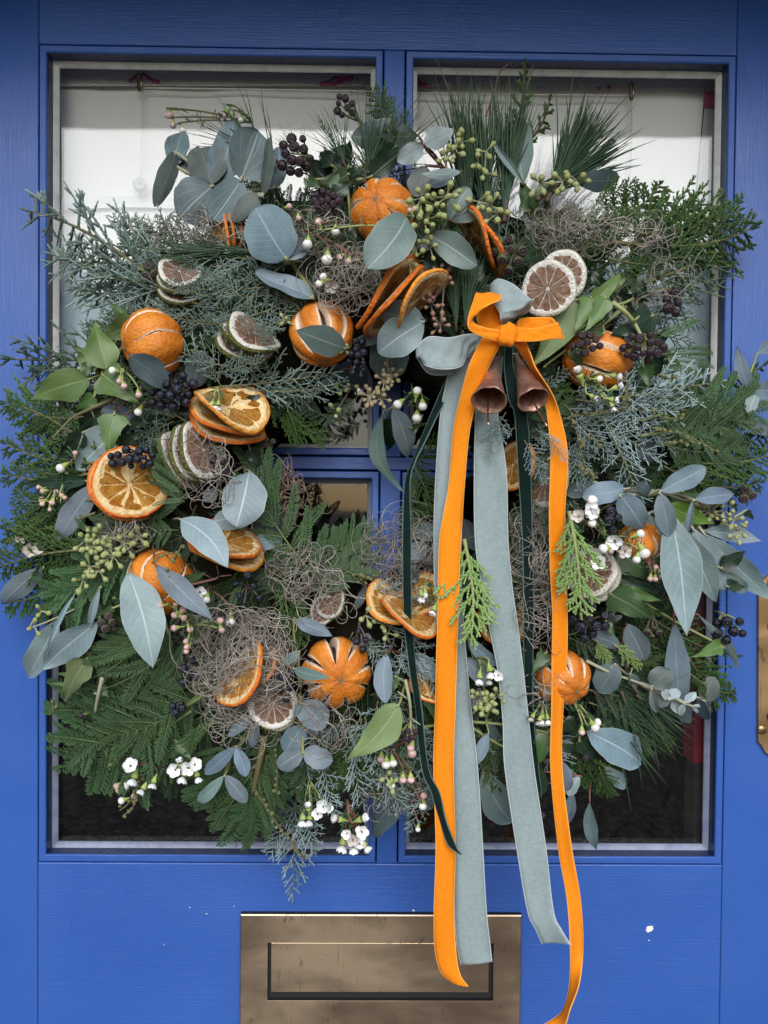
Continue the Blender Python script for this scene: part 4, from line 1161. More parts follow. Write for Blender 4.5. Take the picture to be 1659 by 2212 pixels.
# ------------------------------------------------------------------ filling: dark sprigs packed between the showy ones
fr = random.Random(77)
def sector(a):
    return ('three', 'four', 'five', 'six', 'seven', 'eight', 'nine', 'ten', 'eleven', 'twelve', 'one', 'two')[int(round((a % 6.2832) / .5236)) % 12]
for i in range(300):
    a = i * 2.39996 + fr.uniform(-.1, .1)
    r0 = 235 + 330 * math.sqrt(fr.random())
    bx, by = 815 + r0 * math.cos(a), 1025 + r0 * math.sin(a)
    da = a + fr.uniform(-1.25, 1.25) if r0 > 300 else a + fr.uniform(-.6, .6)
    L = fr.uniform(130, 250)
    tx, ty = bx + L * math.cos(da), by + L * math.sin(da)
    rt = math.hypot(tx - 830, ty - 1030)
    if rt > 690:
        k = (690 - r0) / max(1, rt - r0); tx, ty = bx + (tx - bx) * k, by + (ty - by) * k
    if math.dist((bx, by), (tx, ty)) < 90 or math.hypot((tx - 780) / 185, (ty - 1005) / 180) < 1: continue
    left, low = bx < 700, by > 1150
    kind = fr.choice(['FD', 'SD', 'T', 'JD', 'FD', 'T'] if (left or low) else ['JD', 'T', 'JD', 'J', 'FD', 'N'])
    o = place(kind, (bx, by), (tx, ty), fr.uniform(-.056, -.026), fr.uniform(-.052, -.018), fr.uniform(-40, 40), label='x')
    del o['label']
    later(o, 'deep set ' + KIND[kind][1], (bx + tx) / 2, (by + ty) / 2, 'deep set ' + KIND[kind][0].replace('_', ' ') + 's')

# ------------------------------------------------------------------ middle layer, by what grows where round the ring
ZONES = [(-170, -125, 'J J JD F T'), (-125, -70, 'T N FD JD'), (-70, -30, 'T T JO JD NS'), (-30, 5, 'JB JB F T FD'), (5, 50, 'T FD JD F SD'), (50, 95, 'JB J T FD S'), (95, 140, 'F S FD S J'), (140, 190, 'T T F JD J')]
for i in range(210):
    a = i * 2.39996 + 1.1
    r0 = 255 + 330 * ((i * .61803) % 1)
    dg = (math.degrees(a) + 170) % 360 - 170
    kind = 'T'
    for (lo, hi, ks) in ZONES:
        if lo <= dg < hi: kind = fr.choice(ks.split())
    bx, by = 820 + r0 * math.cos(a), 1025 + r0 * math.sin(a)
    da = a + fr.uniform(-1.1, 1.1)
    L = fr.uniform(90, 175)
    tx, ty = bx + L * math.cos(da), by + L * math.sin(da)
    rt = math.hypot(tx - 830, ty - 1030)
    if rt > 715 or math.hypot((tx - 780) / 185, (ty - 1005) / 180) < 1: continue
    o = place(kind, (bx, by), (tx, ty), fr.uniform(-.026, -.012), fr.uniform(-.018, -.002), fr.uniform(-35, 35))
    PENDING[-1] = (o, 'small tucked in ' + KIND[kind][1], PENDING[-1][2], PENDING[-1][3])

# ------------------------------------------------------------------ showy conifers: (kind, base, tip, height offset[, roll])
def many(kind, rows, off, off2=None, **kw):
    for r in rows:
        o = r[4] if len(r) > 4 else off
        place(kind, (r[0], r[1]), (r[2], r[3]), o, (o if off2 is None else off2), **kw)
many('J', [(330, 600, 45, 468), (400, 625, 120, 560), (420, 655, 190, 610), (430, 575, 240, 490), (470, 640, 320, 655), (420, 500, 290, 505)], .0)
many('J', [(640, 565, 390, 545), (570, 620, 395, 610), (625, 650, 455, 585), (520, 690, 650, 610), (505, 725, 430, 600), (505, 705, 375, 690), (500, 745, 630, 655), (545, 640, 480, 800), (480, 790, 340, 715), (475, 830, 415, 765), (485, 835, 735, 800), (560, 845, 750, 815), (525, 790, 640, 860), (460, 850, 395, 905), (560, 640, 700, 640), (430, 700, 545, 705)], .004)
many('J', [(455, 575, 400, 630), (520, 640, 415, 590), (610, 690, 520, 745), (480, 700, 560, 760), (560, 800, 500, 730), (450, 640, 360, 600)], .022)
many('JD', [(240, 775, 0, 772), (230, 825, 95, 850), (260, 795, 70, 800), (250, 850, 120, 890), (330, 690, 180, 720), (280, 740, 170, 700)], -.004)
many('JB', [(1225, 880, 1330, 1000), (1255, 865, 1480, 835), (1295, 905, 1440, 1000), (1315, 935, 1372, 1112), (1350, 885, 1525, 885), (1250, 935, 1290, 1050), (1225, 905, 1405, 940), (1390, 905, 1480, 970), (1330, 860, 1565, 822), (1240, 845, 1350, 885), (1230, 960, 1255, 1060), (1400, 860, 1340, 960)], .004)
many('JO', [(1395, 610, 1595, 540), (1380, 570, 1560, 480), (1410, 630, 1570, 600), (1425, 560, 1530, 440), (1400, 590, 1500, 640)], -.006)
many('JB', [(1110, 925, 1030, 945), (1090, 895, 1062, 1000), (1135, 955, 1180, 1045), (1160, 930, 1220, 1000)], .034)
many('JB', [(800, 1275, 955, 1310), (830, 1345, 935, 1500), (795, 1385, 865, 1480), (850, 1410, 935, 1460), (840, 1330, 900, 1290), (815, 1520, 755, 1640), (790, 1555, 830, 1700), (770, 1600, 795, 1745), (735, 1560, 690, 1610), (700, 1650, 735, 1760), (660, 1730, 682, 1850), (830, 1650, 890, 1760), (930, 1700, 880, 1800), (880, 1560, 940, 1640), (820, 1480, 880, 1560), (745, 1560, 800, 1620)], .006)
place('JB', (640, 1715), (632, 1945), d0=.05, d1=.035, ws=.8)
place('JB', (655, 1735), (590, 1860), d0=.05, d1=.035)
many('T', [(195, 960, 0, 880), (205, 1000, 0, 940), (185, 1025, 0, 1010), (195, 1080, 25, 1070), (195, 1112, 0, 1128), (185, 1140, 0, 1182), (170, 1228, 0, 1290), (160, 905, 15, 870), (190, 1010, 70, 1100), (160, 1090, 40, 1170), (130, 1150, 30, 1230)], .0)
place('T', (205, 1185), (0, 1235), .014)
many('T', [(1340, 525, 1635, 470), (1300, 475, 1422, 382), (1285, 445, 1385, 405), (1365, 525, 1505, 432), (1320, 560, 1445, 560), (1290, 490, 1365, 440), (1240, 505, 1335, 470), (1390, 505, 1605, 440), (1300, 530, 1400, 480), (1260, 540, 1350, 520), (1330, 590, 1390, 640)], .0)
many('T', [(1480, 955, 1665, 935), (1480, 1000, 1665, 970), (1500, 1040, 1655, 1030), (1465, 975, 1625, 1000), (1440, 1010, 1560, 1050)], -.004)
many('TT', [(1480, 835, 1662, 770), (1110, 335, 1130, 132), (1120, 335, 1182, 200), (1060, 335, 1018, 240), (720, 300, 690, 248), (1450, 1400, 1600, 1420)], -.01)
many('TL', [(1005, 1175, 1008, 1390)], .034, roll=0)
many('TL', [(1232, 1115, 1250, 1335)], .034, roll=0)
many('T', [(845, 310, 795, 195), (835, 270, 850, 208), (860, 300, 885, 240), (580, 875, 702, 962), (610, 865, 640, 965), (640, 1275, 640, 1400), (615, 1240, 652, 1395), (890, 1000, 932, 1110), (885, 1095, 945, 1100), (895, 1010, 965, 955), (885, 1060, 920, 1180), (780, 1560, 735, 1700), (740, 1585, 765, 1730), (760, 1640, 720, 1720)], .0)
many('TL', [(1330, 1395, 1385, 1445), (1290, 1385, 1315, 1440)], .006, ws=.9)
many('T', [(1380, 1435, 1435, 1412), (1425, 1565, 1445, 1625), (1370, 1565, 1402, 1632), (1490, 1425, 1592, 1500), (1490, 1455, 1592, 1490), (1295, 1660, 1330, 1720)], .0, ws=.9)
many('F', [(690, 1255, 555, 1010), (680, 1210, 805, 1150), (700, 1265, 805, 1195), (680, 1295, 770, 1165), (330, 1135, 385, 985), (395, 1080, 330, 1000), (380, 1145, 285, 1165), (300, 1105, 180, 1190), (310, 1360, 200, 1450), (400, 1500, 350, 1390)], .004)
many('F', [(275, 1180, 135, 1335), (310, 1185, 120, 1270), (420, 1480, 150, 1608), (420, 1515, 165, 1655), (400, 1545, 210, 1655), (430, 1500, 240, 1580)], .008)
many('S', [(310, 1385, 190, 1460), (340, 1405, 258, 1525), (370, 1395, 330, 1500), (405, 1385, 350, 1490), (450, 1565, 350, 1640), (430, 1570, 402, 1662), (345, 1425, 215, 1480), (300, 1400, 195, 1430), (460, 1290, 420, 1400), (520, 1260, 480, 1340)], .012)
many('S', [(540, 1675, 458, 1812), (550, 1690, 508, 1842), (560, 1695, 562, 1832), (545, 1685, 592, 1800), (555, 1655, 605, 1745), (535, 1660, 440, 1760), (545, 1700, 530, 1845)], -.004)
many('F', [(575, 1640, 545, 1790), (600, 1560, 560, 1690)], -.008)
many('S', [(1435, 765, 1542, 742), (1440, 775, 1538, 770), (1430, 725, 1512, 690), (1440, 790, 1520, 800), (600, 700, 705, 648), (610, 690, 680, 620)], -.002)
many('F', [(1400, 905, 1625, 890), (1420, 925, 1600, 925), (1400, 940, 1640, 880), (1430, 960, 1590, 960)], .006)
many('FD', [(1270, 1490, 1425, 1540), (1280, 1520, 1385, 1585), (1235, 1380, 1325, 1420), (640, 1225, 560, 1240), (625, 1290, 560, 1235), (1290, 1560, 1400, 1620), (700, 900, 620, 860), (770, 860, 700, 900)], -.002)
many('N', [(1050, 485, 1035, 195), (1010, 475, 985, 208), (1090, 465, 1105, 208), (1185, 425, 1275, 248), (1170, 425, 1345, 300), (1200, 405, 1300, 240)], .002, roll=0)
many('N', [(985, 705, 965, 470), (1005, 700, 1020, 550), (545, 540, 340, 560), (560, 548, 400, 530)], .008)
many('NS', [(790, 385, 852, 200), (800, 375, 768, 235), (810, 395, 905, 232), (990, 745, 935, 660), (1000, 720, 1012, 855), (1370, 1485, 1455, 1605), (1380, 1505, 1475, 1560), (1330, 1405, 1435, 1420), (745, 355, 700, 238), (650, 335, 600, 285), (590, 345, 425, 258), (1345, 1500, 1400, 1640), (420, 1230, 460, 1330)], .0)

# the ring's thicker flanks
many('J', [(420, 640, 150, 600), (430, 600, 180, 540), (400, 680, 220, 660), (450, 560, 290, 490), (380, 600, 105, 530), (440, 700, 270, 700), (350, 560, 230, 475)], -.006)
many('JD', [(420, 620, 170, 640), (430, 560, 210, 560), (400, 705, 200, 745), (390, 560, 260, 520)], -.016)
many('F', [(430, 1420, 180, 1540), (440, 1545, 262, 1655), (480, 1600, 420, 1725), (520, 1600, 482, 1765)], -.012)
many('FD', [(430, 1485, 200, 1605), (420, 1380, 185, 1430), (600, 1600, 592, 1765), (460, 1560, 330, 1690), (1240, 1420, 1425, 1470), (1260, 1465, 1445, 1520), (1260, 1545, 1405, 1600)], -.014)
many('T', [(1230, 1560, 1345, 1665), (1200, 1600, 1290, 1725), (1350, 1380, 1485, 1450), (1400, 1330, 1545, 1400), (1060, 1560, 1085, 1705), (1110, 1560, 1130, 1690), (720, 1600, 690, 1740), (1350, 560, 1500, 522), (1400, 565, 1540, 575)], -.012)
many('NS', [(1300, 1460, 1455, 1595), (1290, 1500, 1420, 1650)], -.004)
many('JB', [(900, 1560, 935, 1720), (860, 1600, 850, 1755), (680, 1560, 650, 1705), (960, 1600, 1000, 1720), (1180, 1570, 1230, 1690)], -.008)
many('JD', [(1380, 640, 1520, 660), (1400, 680, 1530, 705), (1360, 700, 1500, 740)], -.012)

many('T', [(1200, 610, 1178, 450), (1290, 610, 1322, 470), (1235, 570, 1345, 525), (1185, 570, 1235, 440), (1260, 600, 1260, 450)], -.026)
many('JD', [(1240, 610, 1252, 455), (1160, 560, 1150, 450), (450, 570, 415, 468), (500, 570, 470, 462), (520, 550, 545, 455), (400, 590, 350, 490), (1330, 620, 1400, 520)], -.026)
many('FD', [(1220, 600, 1290, 480), (1150, 600, 1200, 500), (470, 600, 440, 500)], -.030)

# ------------------------------------------------------------------ eucalyptus
DN = dict(cup=.10, wave=.045)
sprig('eucalyptus_sprig', 'spray of large round silver dollar eucalyptus leaves near the top', 'eucalyptus', C3, [
    (680, 800, 800, 322, 245, dict(off=-.010, twist=.25)), (640, 790, 545, 490, 275, dict(m='olive', off=-.004)), (360, 630, 425, 383, 165, dict(off=.0)), (405, 560, 470, 700, 90, dict(m='olive', off=-.014)),
    (380, 545, 240, 930, 128, dict(off=.006, m='olive', roll=-25)), (645, 785, 410, 1010, 320, dict(off=.008, lift=.010)), (1080, 800, 1130, 500, 150, dict(m='blue', off=-.022)), (850, 735, 985, 380, 335, dict(off=.008, lift=.018, cup=.22)),
    (1000, 860, 1068, 430, 78, dict(off=.018, m='olive', roll=38)), (850, 740, 645, 1035, 230, dict(off=.012)), (990, 845, 780, 1030, 120, dict(off=.010, m='olive', roll=30)), (700, 820, 640, 1090, 130, dict(off=-.012, m='olive'))],
    'round', LM['dollar'], .004, (760, 810), STEM_P, .0016, final=True)
sprig('eucalyptus_sprig', 'large single slate blue heart shaped leaf with curled leaf below, beside the topmost orange', 'eucalyptus', C3, [
    (1180, 1315, 955, 935, 360, dict(m='blue', off=.016, lift=.020, roll=6, bend=.08)), (1185, 1330, 1350, 1125, 130, dict(m='blue', off=-.002)), (1185, 1315, 1330, 1255, 50, dict(m='blue', off=.012, fold=.5)), (1370, 1590, 950, 1425, 130, dict(m='blue', off=.004, roll=42, fold=.3, tipcurl=.2))],
    'round', LM['blue'], .004, (1200, 1330), STEM_G, .0018, final=True)
sprig('eucalyptus_sprig', 'eucalyptus sprig of wide grey green leaves above the topmost whole orange', 'eucalyptus', C4, [
    (800, 425, 318, 430, 225, dict(m='sage', off=-.004, shape='egg')), (835, 490, 1052, 380, 150, dict(m='silver', off=.010, shape='ovate')), (845, 492, 650, 612, 135, dict(m='silver', off=.010)),
    (860, 640, 770, 860, 180, dict(m='olive', off=.0, shape='egg')), (1060, 690, 868, 780, 90, dict(m='blue', off=.004)), (1115, 682, 818, 700, 72, dict(m='pale', off=.014, shape='lance'))],
    'egg', LM['sage'], .0, (980, 650), STEM_R, .0009, final=True)
sprig('eucalyptus_sprig', 'upright oval eucalyptus leaf and narrow one behind the upper pine tuft', 'eucalyptus', C4, [
    (1560, 775, 1500, 283, 225, dict(off=-.006)), (1560, 775, 1338, 478, 52, dict(off=.006, fold=.35))], 'egg', LM['sage'], .0, (1570, 800), STEM_R, .0008, final=True)
sprig('eucalyptus_sprig', 'pair of dusky leaves spreading like wings above the upright edge slices', 'eucalyptus', C4, [
    (1025, 1035, 1165, 790, 150, dict(off=.014)), (1030, 1036, 1322, 968, 108, dict(off=.016, m='olive'))], 'egg', LM['sage'], .002, (1010, 1050), STEM_R, .0008, final=True)
sprig('eucalyptus_sprig', 'broad sage green leaf lying over the front of the topmost orange', 'eucalyptus', C4, [
    (722, 1000, 440, 1362, 285, dict(off=.040, lift=.036, curve=-.05)), (885, 1142, 1215, 1360, 195, dict(off=.018, lift=.014, m='sage')), (880, 1140, 840, 1250, 90, dict(off=.0, m='blue'))], 'egg', LM['sage'], .0, (880, 1110), STEM_R, .0008, final=True)
sprig('eucalyptus_sprig', 'dark oval leaf behind the cypress near the upper pane corner', 'eucalyptus', C5, [(495, 610, 787, 612, 128, dict(off=-.012))], 'egg', LM['dark'], .0, (480, 615), STEM_R, .0008, final=True)
sprig('eucalyptus_sprig', 'pair of pale heart paired leaves beside the grey velvet loop', 'eucalyptus', C8, [
    (255, 640, 250, 965, 290, dict(m='dollar', off=-.012, shape='round')), (260, 640, 0, 705, 96, dict(m='dark', off=.0)), (505, 525, 185, 480, 205, dict(off=.014, m='pale')), (512, 545, 180, 775, 265, dict(off=.024, m='pale', curve=.04))],
    'egg', LM['pale'], .0, (520, 540), STEM_P, .0009, final=True)
sprig('eucalyptus_sprig', 'pointed oval green leaf lying across the slit whole orange', 'eucalyptus', C7, [(1248, 912, 868, 775, 210, dict(off=.034, lift=.038, m='sage', shape='ovate'))], 'ovate', LM['sage'], .0, (1260, 930), STEM_G, .0009, final=True)
sprig('eucalyptus_sprig', 'long narrow edge on leaf curving beside the opening', 'eucalyptus', C7, [(1240, 1060, 838, 1535, 56, dict(off=-.012, lift=-.008, m='sage', shape='lance', curve=.09, fold=.4))], 'lance', LM['sage'], .0, (1290, 1040), STEM_R, .0008, final=True)
sprig('eucalyptus_sprig', 'hanging pale leaf with purple tip and long curved leaf over the glazing bar crossing', 'eucalyptus', D1, [
    (850, 879, 841, 927, 27, dict(off=-.01, m='sage')), (849, 879, 886, 996, 47, dict(off=.004, lift=.004, m='pale', shape='ovate', curve=-.03)), (828, 889, 872, 1066, 36, dict(off=-.004, lift=.0, curve=.17, m='sage', shape='lance', roll=20))],
    'egg', LM['pale'], .0, (855, 868), STEM_P, .0008, final=True)
sprig('eucalyptus_sprig', 'grey eucalyptus leaves around the whole orange in the ivy', 'eucalyptus', C6, [(1130, 1170, 868, 950, 165, dict(off=.034, lift=.034, m='dark', shape='egg', curve=.05)), (1300, 1160, 1385, 915, 160, dict(off=-.006, m='dark', shape='round'))], 'egg', LM['blue'], .0, (1150, 1190), STEM_R, .0008, final=True)
sprig('eucalyptus_sprig', 'flat slate blue leaves behind the small hanging ivy leaf', 'eucalyptus', R2, [
    (925, 450, 585, 782, 300, dict(off=.0, m='pale', shape='tri')), (1050, 395, 785, 310, 140, dict(off=-.008, m='blue')), (740, 880, 412, 1375, 190, dict(off=-.002, m='blue', shape='ovate'))], 'egg', LM['blue'], .0, (960, 430), STEM_R, .001, final=True)
sprig('eucalyptus_sprig', 'oval pale leaf lying over a wider one inside the ring by the fanned lime slices', 'eucalyptus', R3, [
    (750, 1060, 425, 1100, 175, dict(off=-.004, m='pale')), (450, 860, 365, 960, 90, dict(off=-.008)), (690, 735, 590, 1135, 300, dict(off=.012, lift=.016, m='pale', shape='egg', curve=-.03)), (700, 1245, 935, 1240, 112, dict(off=-.006, m='blue', shape='ovate'))],
    'egg', LM['pale'], .0, (650, 700), STEM_P, .0009, final=True)
sprig('eucalyptus_sprig', 'pale pointed leaf hanging over the lower orange slice stack', 'eucalyptus', R3, [(188, 1083, 538, 1440, 215, dict(off=.034, lift=.034, m='pale', shape='ovate', curve=-.09))], 'ovate', LM['pale'], .0, (140, 1085), STEM_P, .0009, final=True)
sprig('eucalyptus_sprig', 'large pale leaf with white midrib hanging below the seed pods', 'eucalyptus', R6, [(985, 262, 1188, 1002, 300, dict(off=.036, lift=.020, m='pale', shape='ovate', curve=-.02))], 'ovate', LM['pale'], .0, (1030, 100), STEM_P, .001, final=True)
sprig('eucalyptus_sprig', 'slim grey blue leaf slanting across the orange behind hanging leaves', 'eucalyptus', R6, [(1190, 200, 1655, 655, 165, dict(off=.042, lift=.03, m='blue', shape='lance'))], 'lance', LM['blue'], .0, (1170, 30), STEM_R, .0008, final=True)
sprig('eucalyptus_sprig', 'overlapping pair of long pale leaves spilling over the blue door edge', 'eucalyptus', R6, [
    (470, 610, 178, 1128, 200, dict(off=.006, lift=.0, shape='ovate')), (765, 640, 340, 1000, 240, dict(off=.012, lift=.006, shape='ovate')), (775, 380, 685, 745, 60, dict(off=.016, shape='lance', fold=.3)), (600, 400, 345, 940, 40, dict(off=.02, shape='lance', fold=.6))],
    'ovate', LM['pale'], .0, (700, 560), STEM_P, .001, final=True)
sprig('eucalyptus_sprig', 'blue green leaf under the dark cypress at the outer edge of the door', 'eucalyptus', R6, [(335, 230, -10, 550, 175, dict(off=.0, shape='ovate', m='pale'))], 'ovate', LM['pale'], .0, (350, 220), STEM_P, .001, final=True)
sprig('eucalyptus_sprig', 'upright stem with rounded slate leaves in pairs beside the star slit orange', 'eucalyptus', R7, [
    (1010, 480, 1288, 600, 105, dict(off=.014, m='blue', shape='ovate')), (1050, 712, 918, 812, 72, dict(off=.008, m='sage')), (1005, 832, 1256, 892, 82, dict(off=.040, lift=.036, m='sage', shape='ovate')), (1065, 1080, 1235, 1262, 200, dict(off=.016, m='blue', shape='round')), (1060, 1080, 1010, 1180, 40, dict(off=.016, m='blue', fold=.6)),
    (1075, 1245, 945, 1438, 165, dict(off=.004, m='blue', shape='round')), (1080, 1250, 1180, 1290, 40, dict(off=.01, m='blue', fold=.5)), (1072, 1432, 892, 1545, 140, dict(off=.012, m='blue', shape='round')), (1078, 1430, 1292, 1500, 150, dict(off=.016, m='blue', shape='round'))],
    'round', LM['blue'], .0, (1060, 1000), STEM_G, .0011, final=True)
sprig('eucalyptus_sprig', 'sprig of small folded blue leaves hanging under the grey moss nest', 'eucalyptus', S2, [
    (1640, 50, 1422, 215, 78, dict(off=.012, m='blue')), (1635, 60, 1585, 300, 78, dict(off=.0, m='blue')), (1475, 285, 1248, 485, 105, dict(off=.008, m='blue')), (1478, 285, 1550, 505, 100, dict(off=.010, m='blue', fold=.25)), (1395, 498, 1185, 702, 92, dict(off=.006, m='sage', fold=.3)), (1398, 495, 1558, 692, 108, dict(off=.014, m='blue'))],
    'egg', LM['blue'], .0, (1440, 390), STEM_G, .0009, final=True)
sprig('eucalyptus_sprig', 'flat upright blue leaf between the star slit orange and the dark ribbon', 'eucalyptus', R8, [(345, 615, 340, 970, 135, dict(off=.016, m='blue', shape='egg')), (560, 605, 722, 805, 120, dict(off=.0, m='blue')), (200, 120, 120, 300, 60, dict(off=-.01, m='dark'))], 'egg', LM['blue'], .0, (400, 590), STEM_R, .0009, final=True)
sprig('eucalyptus_sprig', 'dark blue leaves glimpsed between the orange and sage velvet tails', 'eucalyptus', R8, [(935, 500, 1150, 700, 100, dict(off=.0, m='blue')), (1085, 1178, 985, 1435, 92, dict(off=.0, m='blue', shape='lance')), (1060, 1060, 1180, 1350, 80, dict(off=-.01, m='dark', shape='lance'))], 'egg', LM['blue'], .0, (1100, 1000), STEM_G, .0009, final=True)
sprig('eucalyptus_sprig', 'big dusky blue leaf hanging over the bottom of the mullion', 'eucalyptus', S3, [(1205, 440, 898, 825, 215, dict(off=-.006, lift=-.01, m='dark', shape='egg')), (1340, 480, 1290, 640, 100, dict(off=-.012, m='blue'))], 'egg', LM['dark'], .0, (1200, 420), STEM_R, .0009, final=True)
sprig('eucalyptus_sprig', 'broad grey leaf behind the two sage velvet tails above the window ledge', 'eucalyptus', S4, [(640, 30, 880, 440, 260, dict(off=-.008, lift=-.014, m='sage', shape='egg')), (1250, -60, 1285, 210, 150, dict(off=-.004, m='blue')), (1335, 175, 1302, 455, 95, dict(off=-.006, m='blue', shape='ovate')), (1390, 60, 1300, 215, 90, dict(off=-.003, m='pale'))], 'egg', LM['sage'], .0, (700, -20), STEM_R, .0009, final=True)
sprig('eucalyptus_sprig', 'slate blue leaf pairs on a stalk above the long pale leaves', 'eucalyptus', R5, [
    (330, 640, 105, 735, 125, dict(off=-.006, m='dark')), (560, 690, 228, 745, 175, dict(off=.0, m='blue')), (700, 735, 380, 790, 90, dict(off=-.004, m='dark')), (520, 740, 700, 1005, 200, dict(off=.012, m='blue', shape='round')), (825, 712, 1175, 528, 165, dict(off=.016, m='blue', shape='egg')), (822, 720, 895, 1058, 150, dict(off=.022, m='blue', shape='egg')),
    (1085, 775, 1405, 728, 135, dict(off=.010, m='blue', shape='ovate')), (1080, 775, 1020, 1085, 52, dict(off=.016, m='blue', fold=.35)), (760, 720, 640, 650, 90, dict(off=-.002, m='dark'))],
    'egg', LM['blue'], .006, (880, 730), STEM_P, .0012, final=True)
sprig('eucalyptus_sprig', 'fan of very long pale green leaves with white midribs beside the lock plate', 'eucalyptus', R5, [
    (1150, 1010, 1612, 1092, 140, dict(off=-.006, m='pale')), (740, 880, 830, 1180, 120, dict(off=-.006, m='sage')), (1160, 1030, 1700, 1545, 225, dict(off=.004, lift=.0)), (1075, 990, 1335, 1512, 205, dict(off=.004, lift=.002)), (1010, 990, 1262, 1600, 215, dict(off=.010, lift=.004)), (905, 855, 1025, 1818, 300, dict(off=.018, lift=.010, curve=-.02)), (1330, 1320, 1500, 1490, 110, dict(off=-.004, m='sage', shape='egg'))],
    'lance', LM['pale'], .004, (960, 820), STEM_P, .0014, final=True)
sprig('eucalyptus_sprig', 'long veined grey leaf hanging below the long pale leaves', 'eucalyptus', S1, [(985, 375, 1045, 1135, 185, dict(off=.006, lift=-.004, m='blue', shape='lance')), (935, 150, 1062, 285, 90, dict(off=.0, m='blue')), (1150, 330, 1458, 768, 70, dict(off=-.004, m='sage', shape='lance', curve=-.06))], 'lance', LM['blue'], .0, (980, 330), STEM_R, .001, final=True)
sprig('eucalyptus_sprig', 'two blue leaves beneath the blue black berries by the narrow orange tail', 'eucalyptus', S1, [(600, 562, 385, 478, 112, dict(off=.0, m='blue')), (640, 400, 765, 665, 175, dict(off=.006, m='blue', shape='egg')), (640, 690, 500, 640, 70, dict(off=-.008, m='dark'))], 'egg', LM['blue'], .0, (620, 420), STEM_R, .0009, final=True)
sprig('eucalyptus_sprig', 'stalk ending in tiny silvered leaves over the lower window edge', 'eucalyptus', S1, [
    (560, 690, 438, 895, 190, dict(off=.004, m='dark', shape='round')), (660, 760, 720, 860, 90, dict(off=-.004, m='dark')), (820, 850, 955, 730, 165, dict(off=.004, m='olive', shape='round')), (820, 865, 858, 1045, 60, dict(off=.008, m='olive', fold=.5)), (870, 925, 1135, 1105, 150, dict(off=-.010, m='dark', shape='egg')), (940, 950, 905, 862, 62, dict(off=.010, m='silver')), (945, 945, 1012, 868, 80, dict(off=.012, m='silver')),
    (1060, 975, 962, 1010, 110, dict(off=.004, m='silver', shape='round')), (1060, 965, 1140, 895, 60, dict(off=.012, m='silver')), (1058, 975, 1022, 1062, 48, dict(off=.012, m='silver')), (1112, 990, 1180, 985, 22, dict(off=.014, m='silver')), (1112, 992, 1160, 1042, 26, dict(off=.014, m='silver')), (1200, 955, 1270, 780, 145, dict(off=-.006, m='olive', shape='round')), (1160, 930, 1225, 1085, 100, dict(off=-.010, m='dark')), (950, 880, 870, 1000, 100, dict(off=-.004, m='olive', shape='round'))],
    'egg', LM['olive'], .004, (700, 810), STEM_P, .0011, final=True)
sprig('eucalyptus_sprig', 'large pale oval leaf low over the dark pane with smaller leaf under it', 'eucalyptus', S5, [(160, 225, 335, 398, 115, dict(off=-.006, m='pale')), (25, -45, 458, 212, 290, dict(off=.004, lift=.0, m='pale', shape='egg'))], 'egg', LM['pale'], .0, (20, -40), STEM_G, .0009, final=True)
sprig('eucalyptus_sprig', 'single slim leaf dangling from a thin stalk over the window ledge', 'eucalyptus', S5, [(47, 490, 98, 902, 112, dict(off=-.005, lift=-.008, m='sage', shape='lance'))], 'lance', LM['sage'], -.004, (60, 300), STEM_R, .0007, final=True)
sprig('eucalyptus_sprig', 'small leaves sticking out past the door edge above the lock plate', 'eucalyptus', R1, [
    (1530, 1275, 1432, 938, 100, dict(off=.0, m='blue', shape='lance')), (1530, 1262, 1700, 1250, 150, dict(off=.0, m='blue')), (1520, 1440, 1575, 1290, 90, dict(off=.006, m='pale')), (1345, 1420, 1530, 1440, 190, dict(off=-.01, m='dark', shape='round')), (1580, 1000, 1680, 920, 90, dict(off=.002, m='blue')), (1490, 1500, 1700, 1590, 80, dict(off=.0, m='blue', shape='lance'))],
    'egg', LM['blue'], .0, (1470, 1310), STEM_G, .001, final=True)
sprig('eucalyptus_sprig', 'pair of round blue green leaves between the dark ribbon and sage tail', 'eucalyptus', R4, [(502, 915, 555, 780, 140, dict(off=.0, m='dollar')), (498, 918, 425, 1068, 125, dict(off=.004, m='dollar')), (510, 930, 570, 1085, 90, dict(off=-.008, m='olive'))], 'round', LM['dollar'], .004, (520, 850), STEM_P, .0008, final=True)
for (x0, y0, x1, y1, w, mk, lab) in ((860, 1190, 900, 1260, 44, 'dark', 'dark leaf deep behind the dark ribbon below the opening'), (1000, 1120, 1030, 1190, 40, 'dark', 'dark leaf between the orange and sage tails above the bright sprig'), (1000, 1420, 1060, 1480, 40, 'blue', 'blue leaf between the tails at the height of the star slit orange'), (1150, 1640, 1170, 1720, 46, 'ivymid', 'green leaf beside the lower dark velvet ribbon')):
    sprig('loose_leaf', lab, 'leaf', D1, [(x0, y0, x1, y1, w, dict(off=-.006))], 'egg', LM[mk], .0, (x0 - 4, y0 - 8), STEM_R, .0008, final=True)

many('S', [(388, 1062, 322, 1028), (392, 1082, 330, 1080), (388, 1040, 330, 1000), (360, 1000, 345, 945)], .034)
many('J', [(470, 805, 568, 765), (510, 685, 590, 720), (430, 560, 370, 590), (600, 760, 545, 700), (455, 850, 440, 900)], .034)
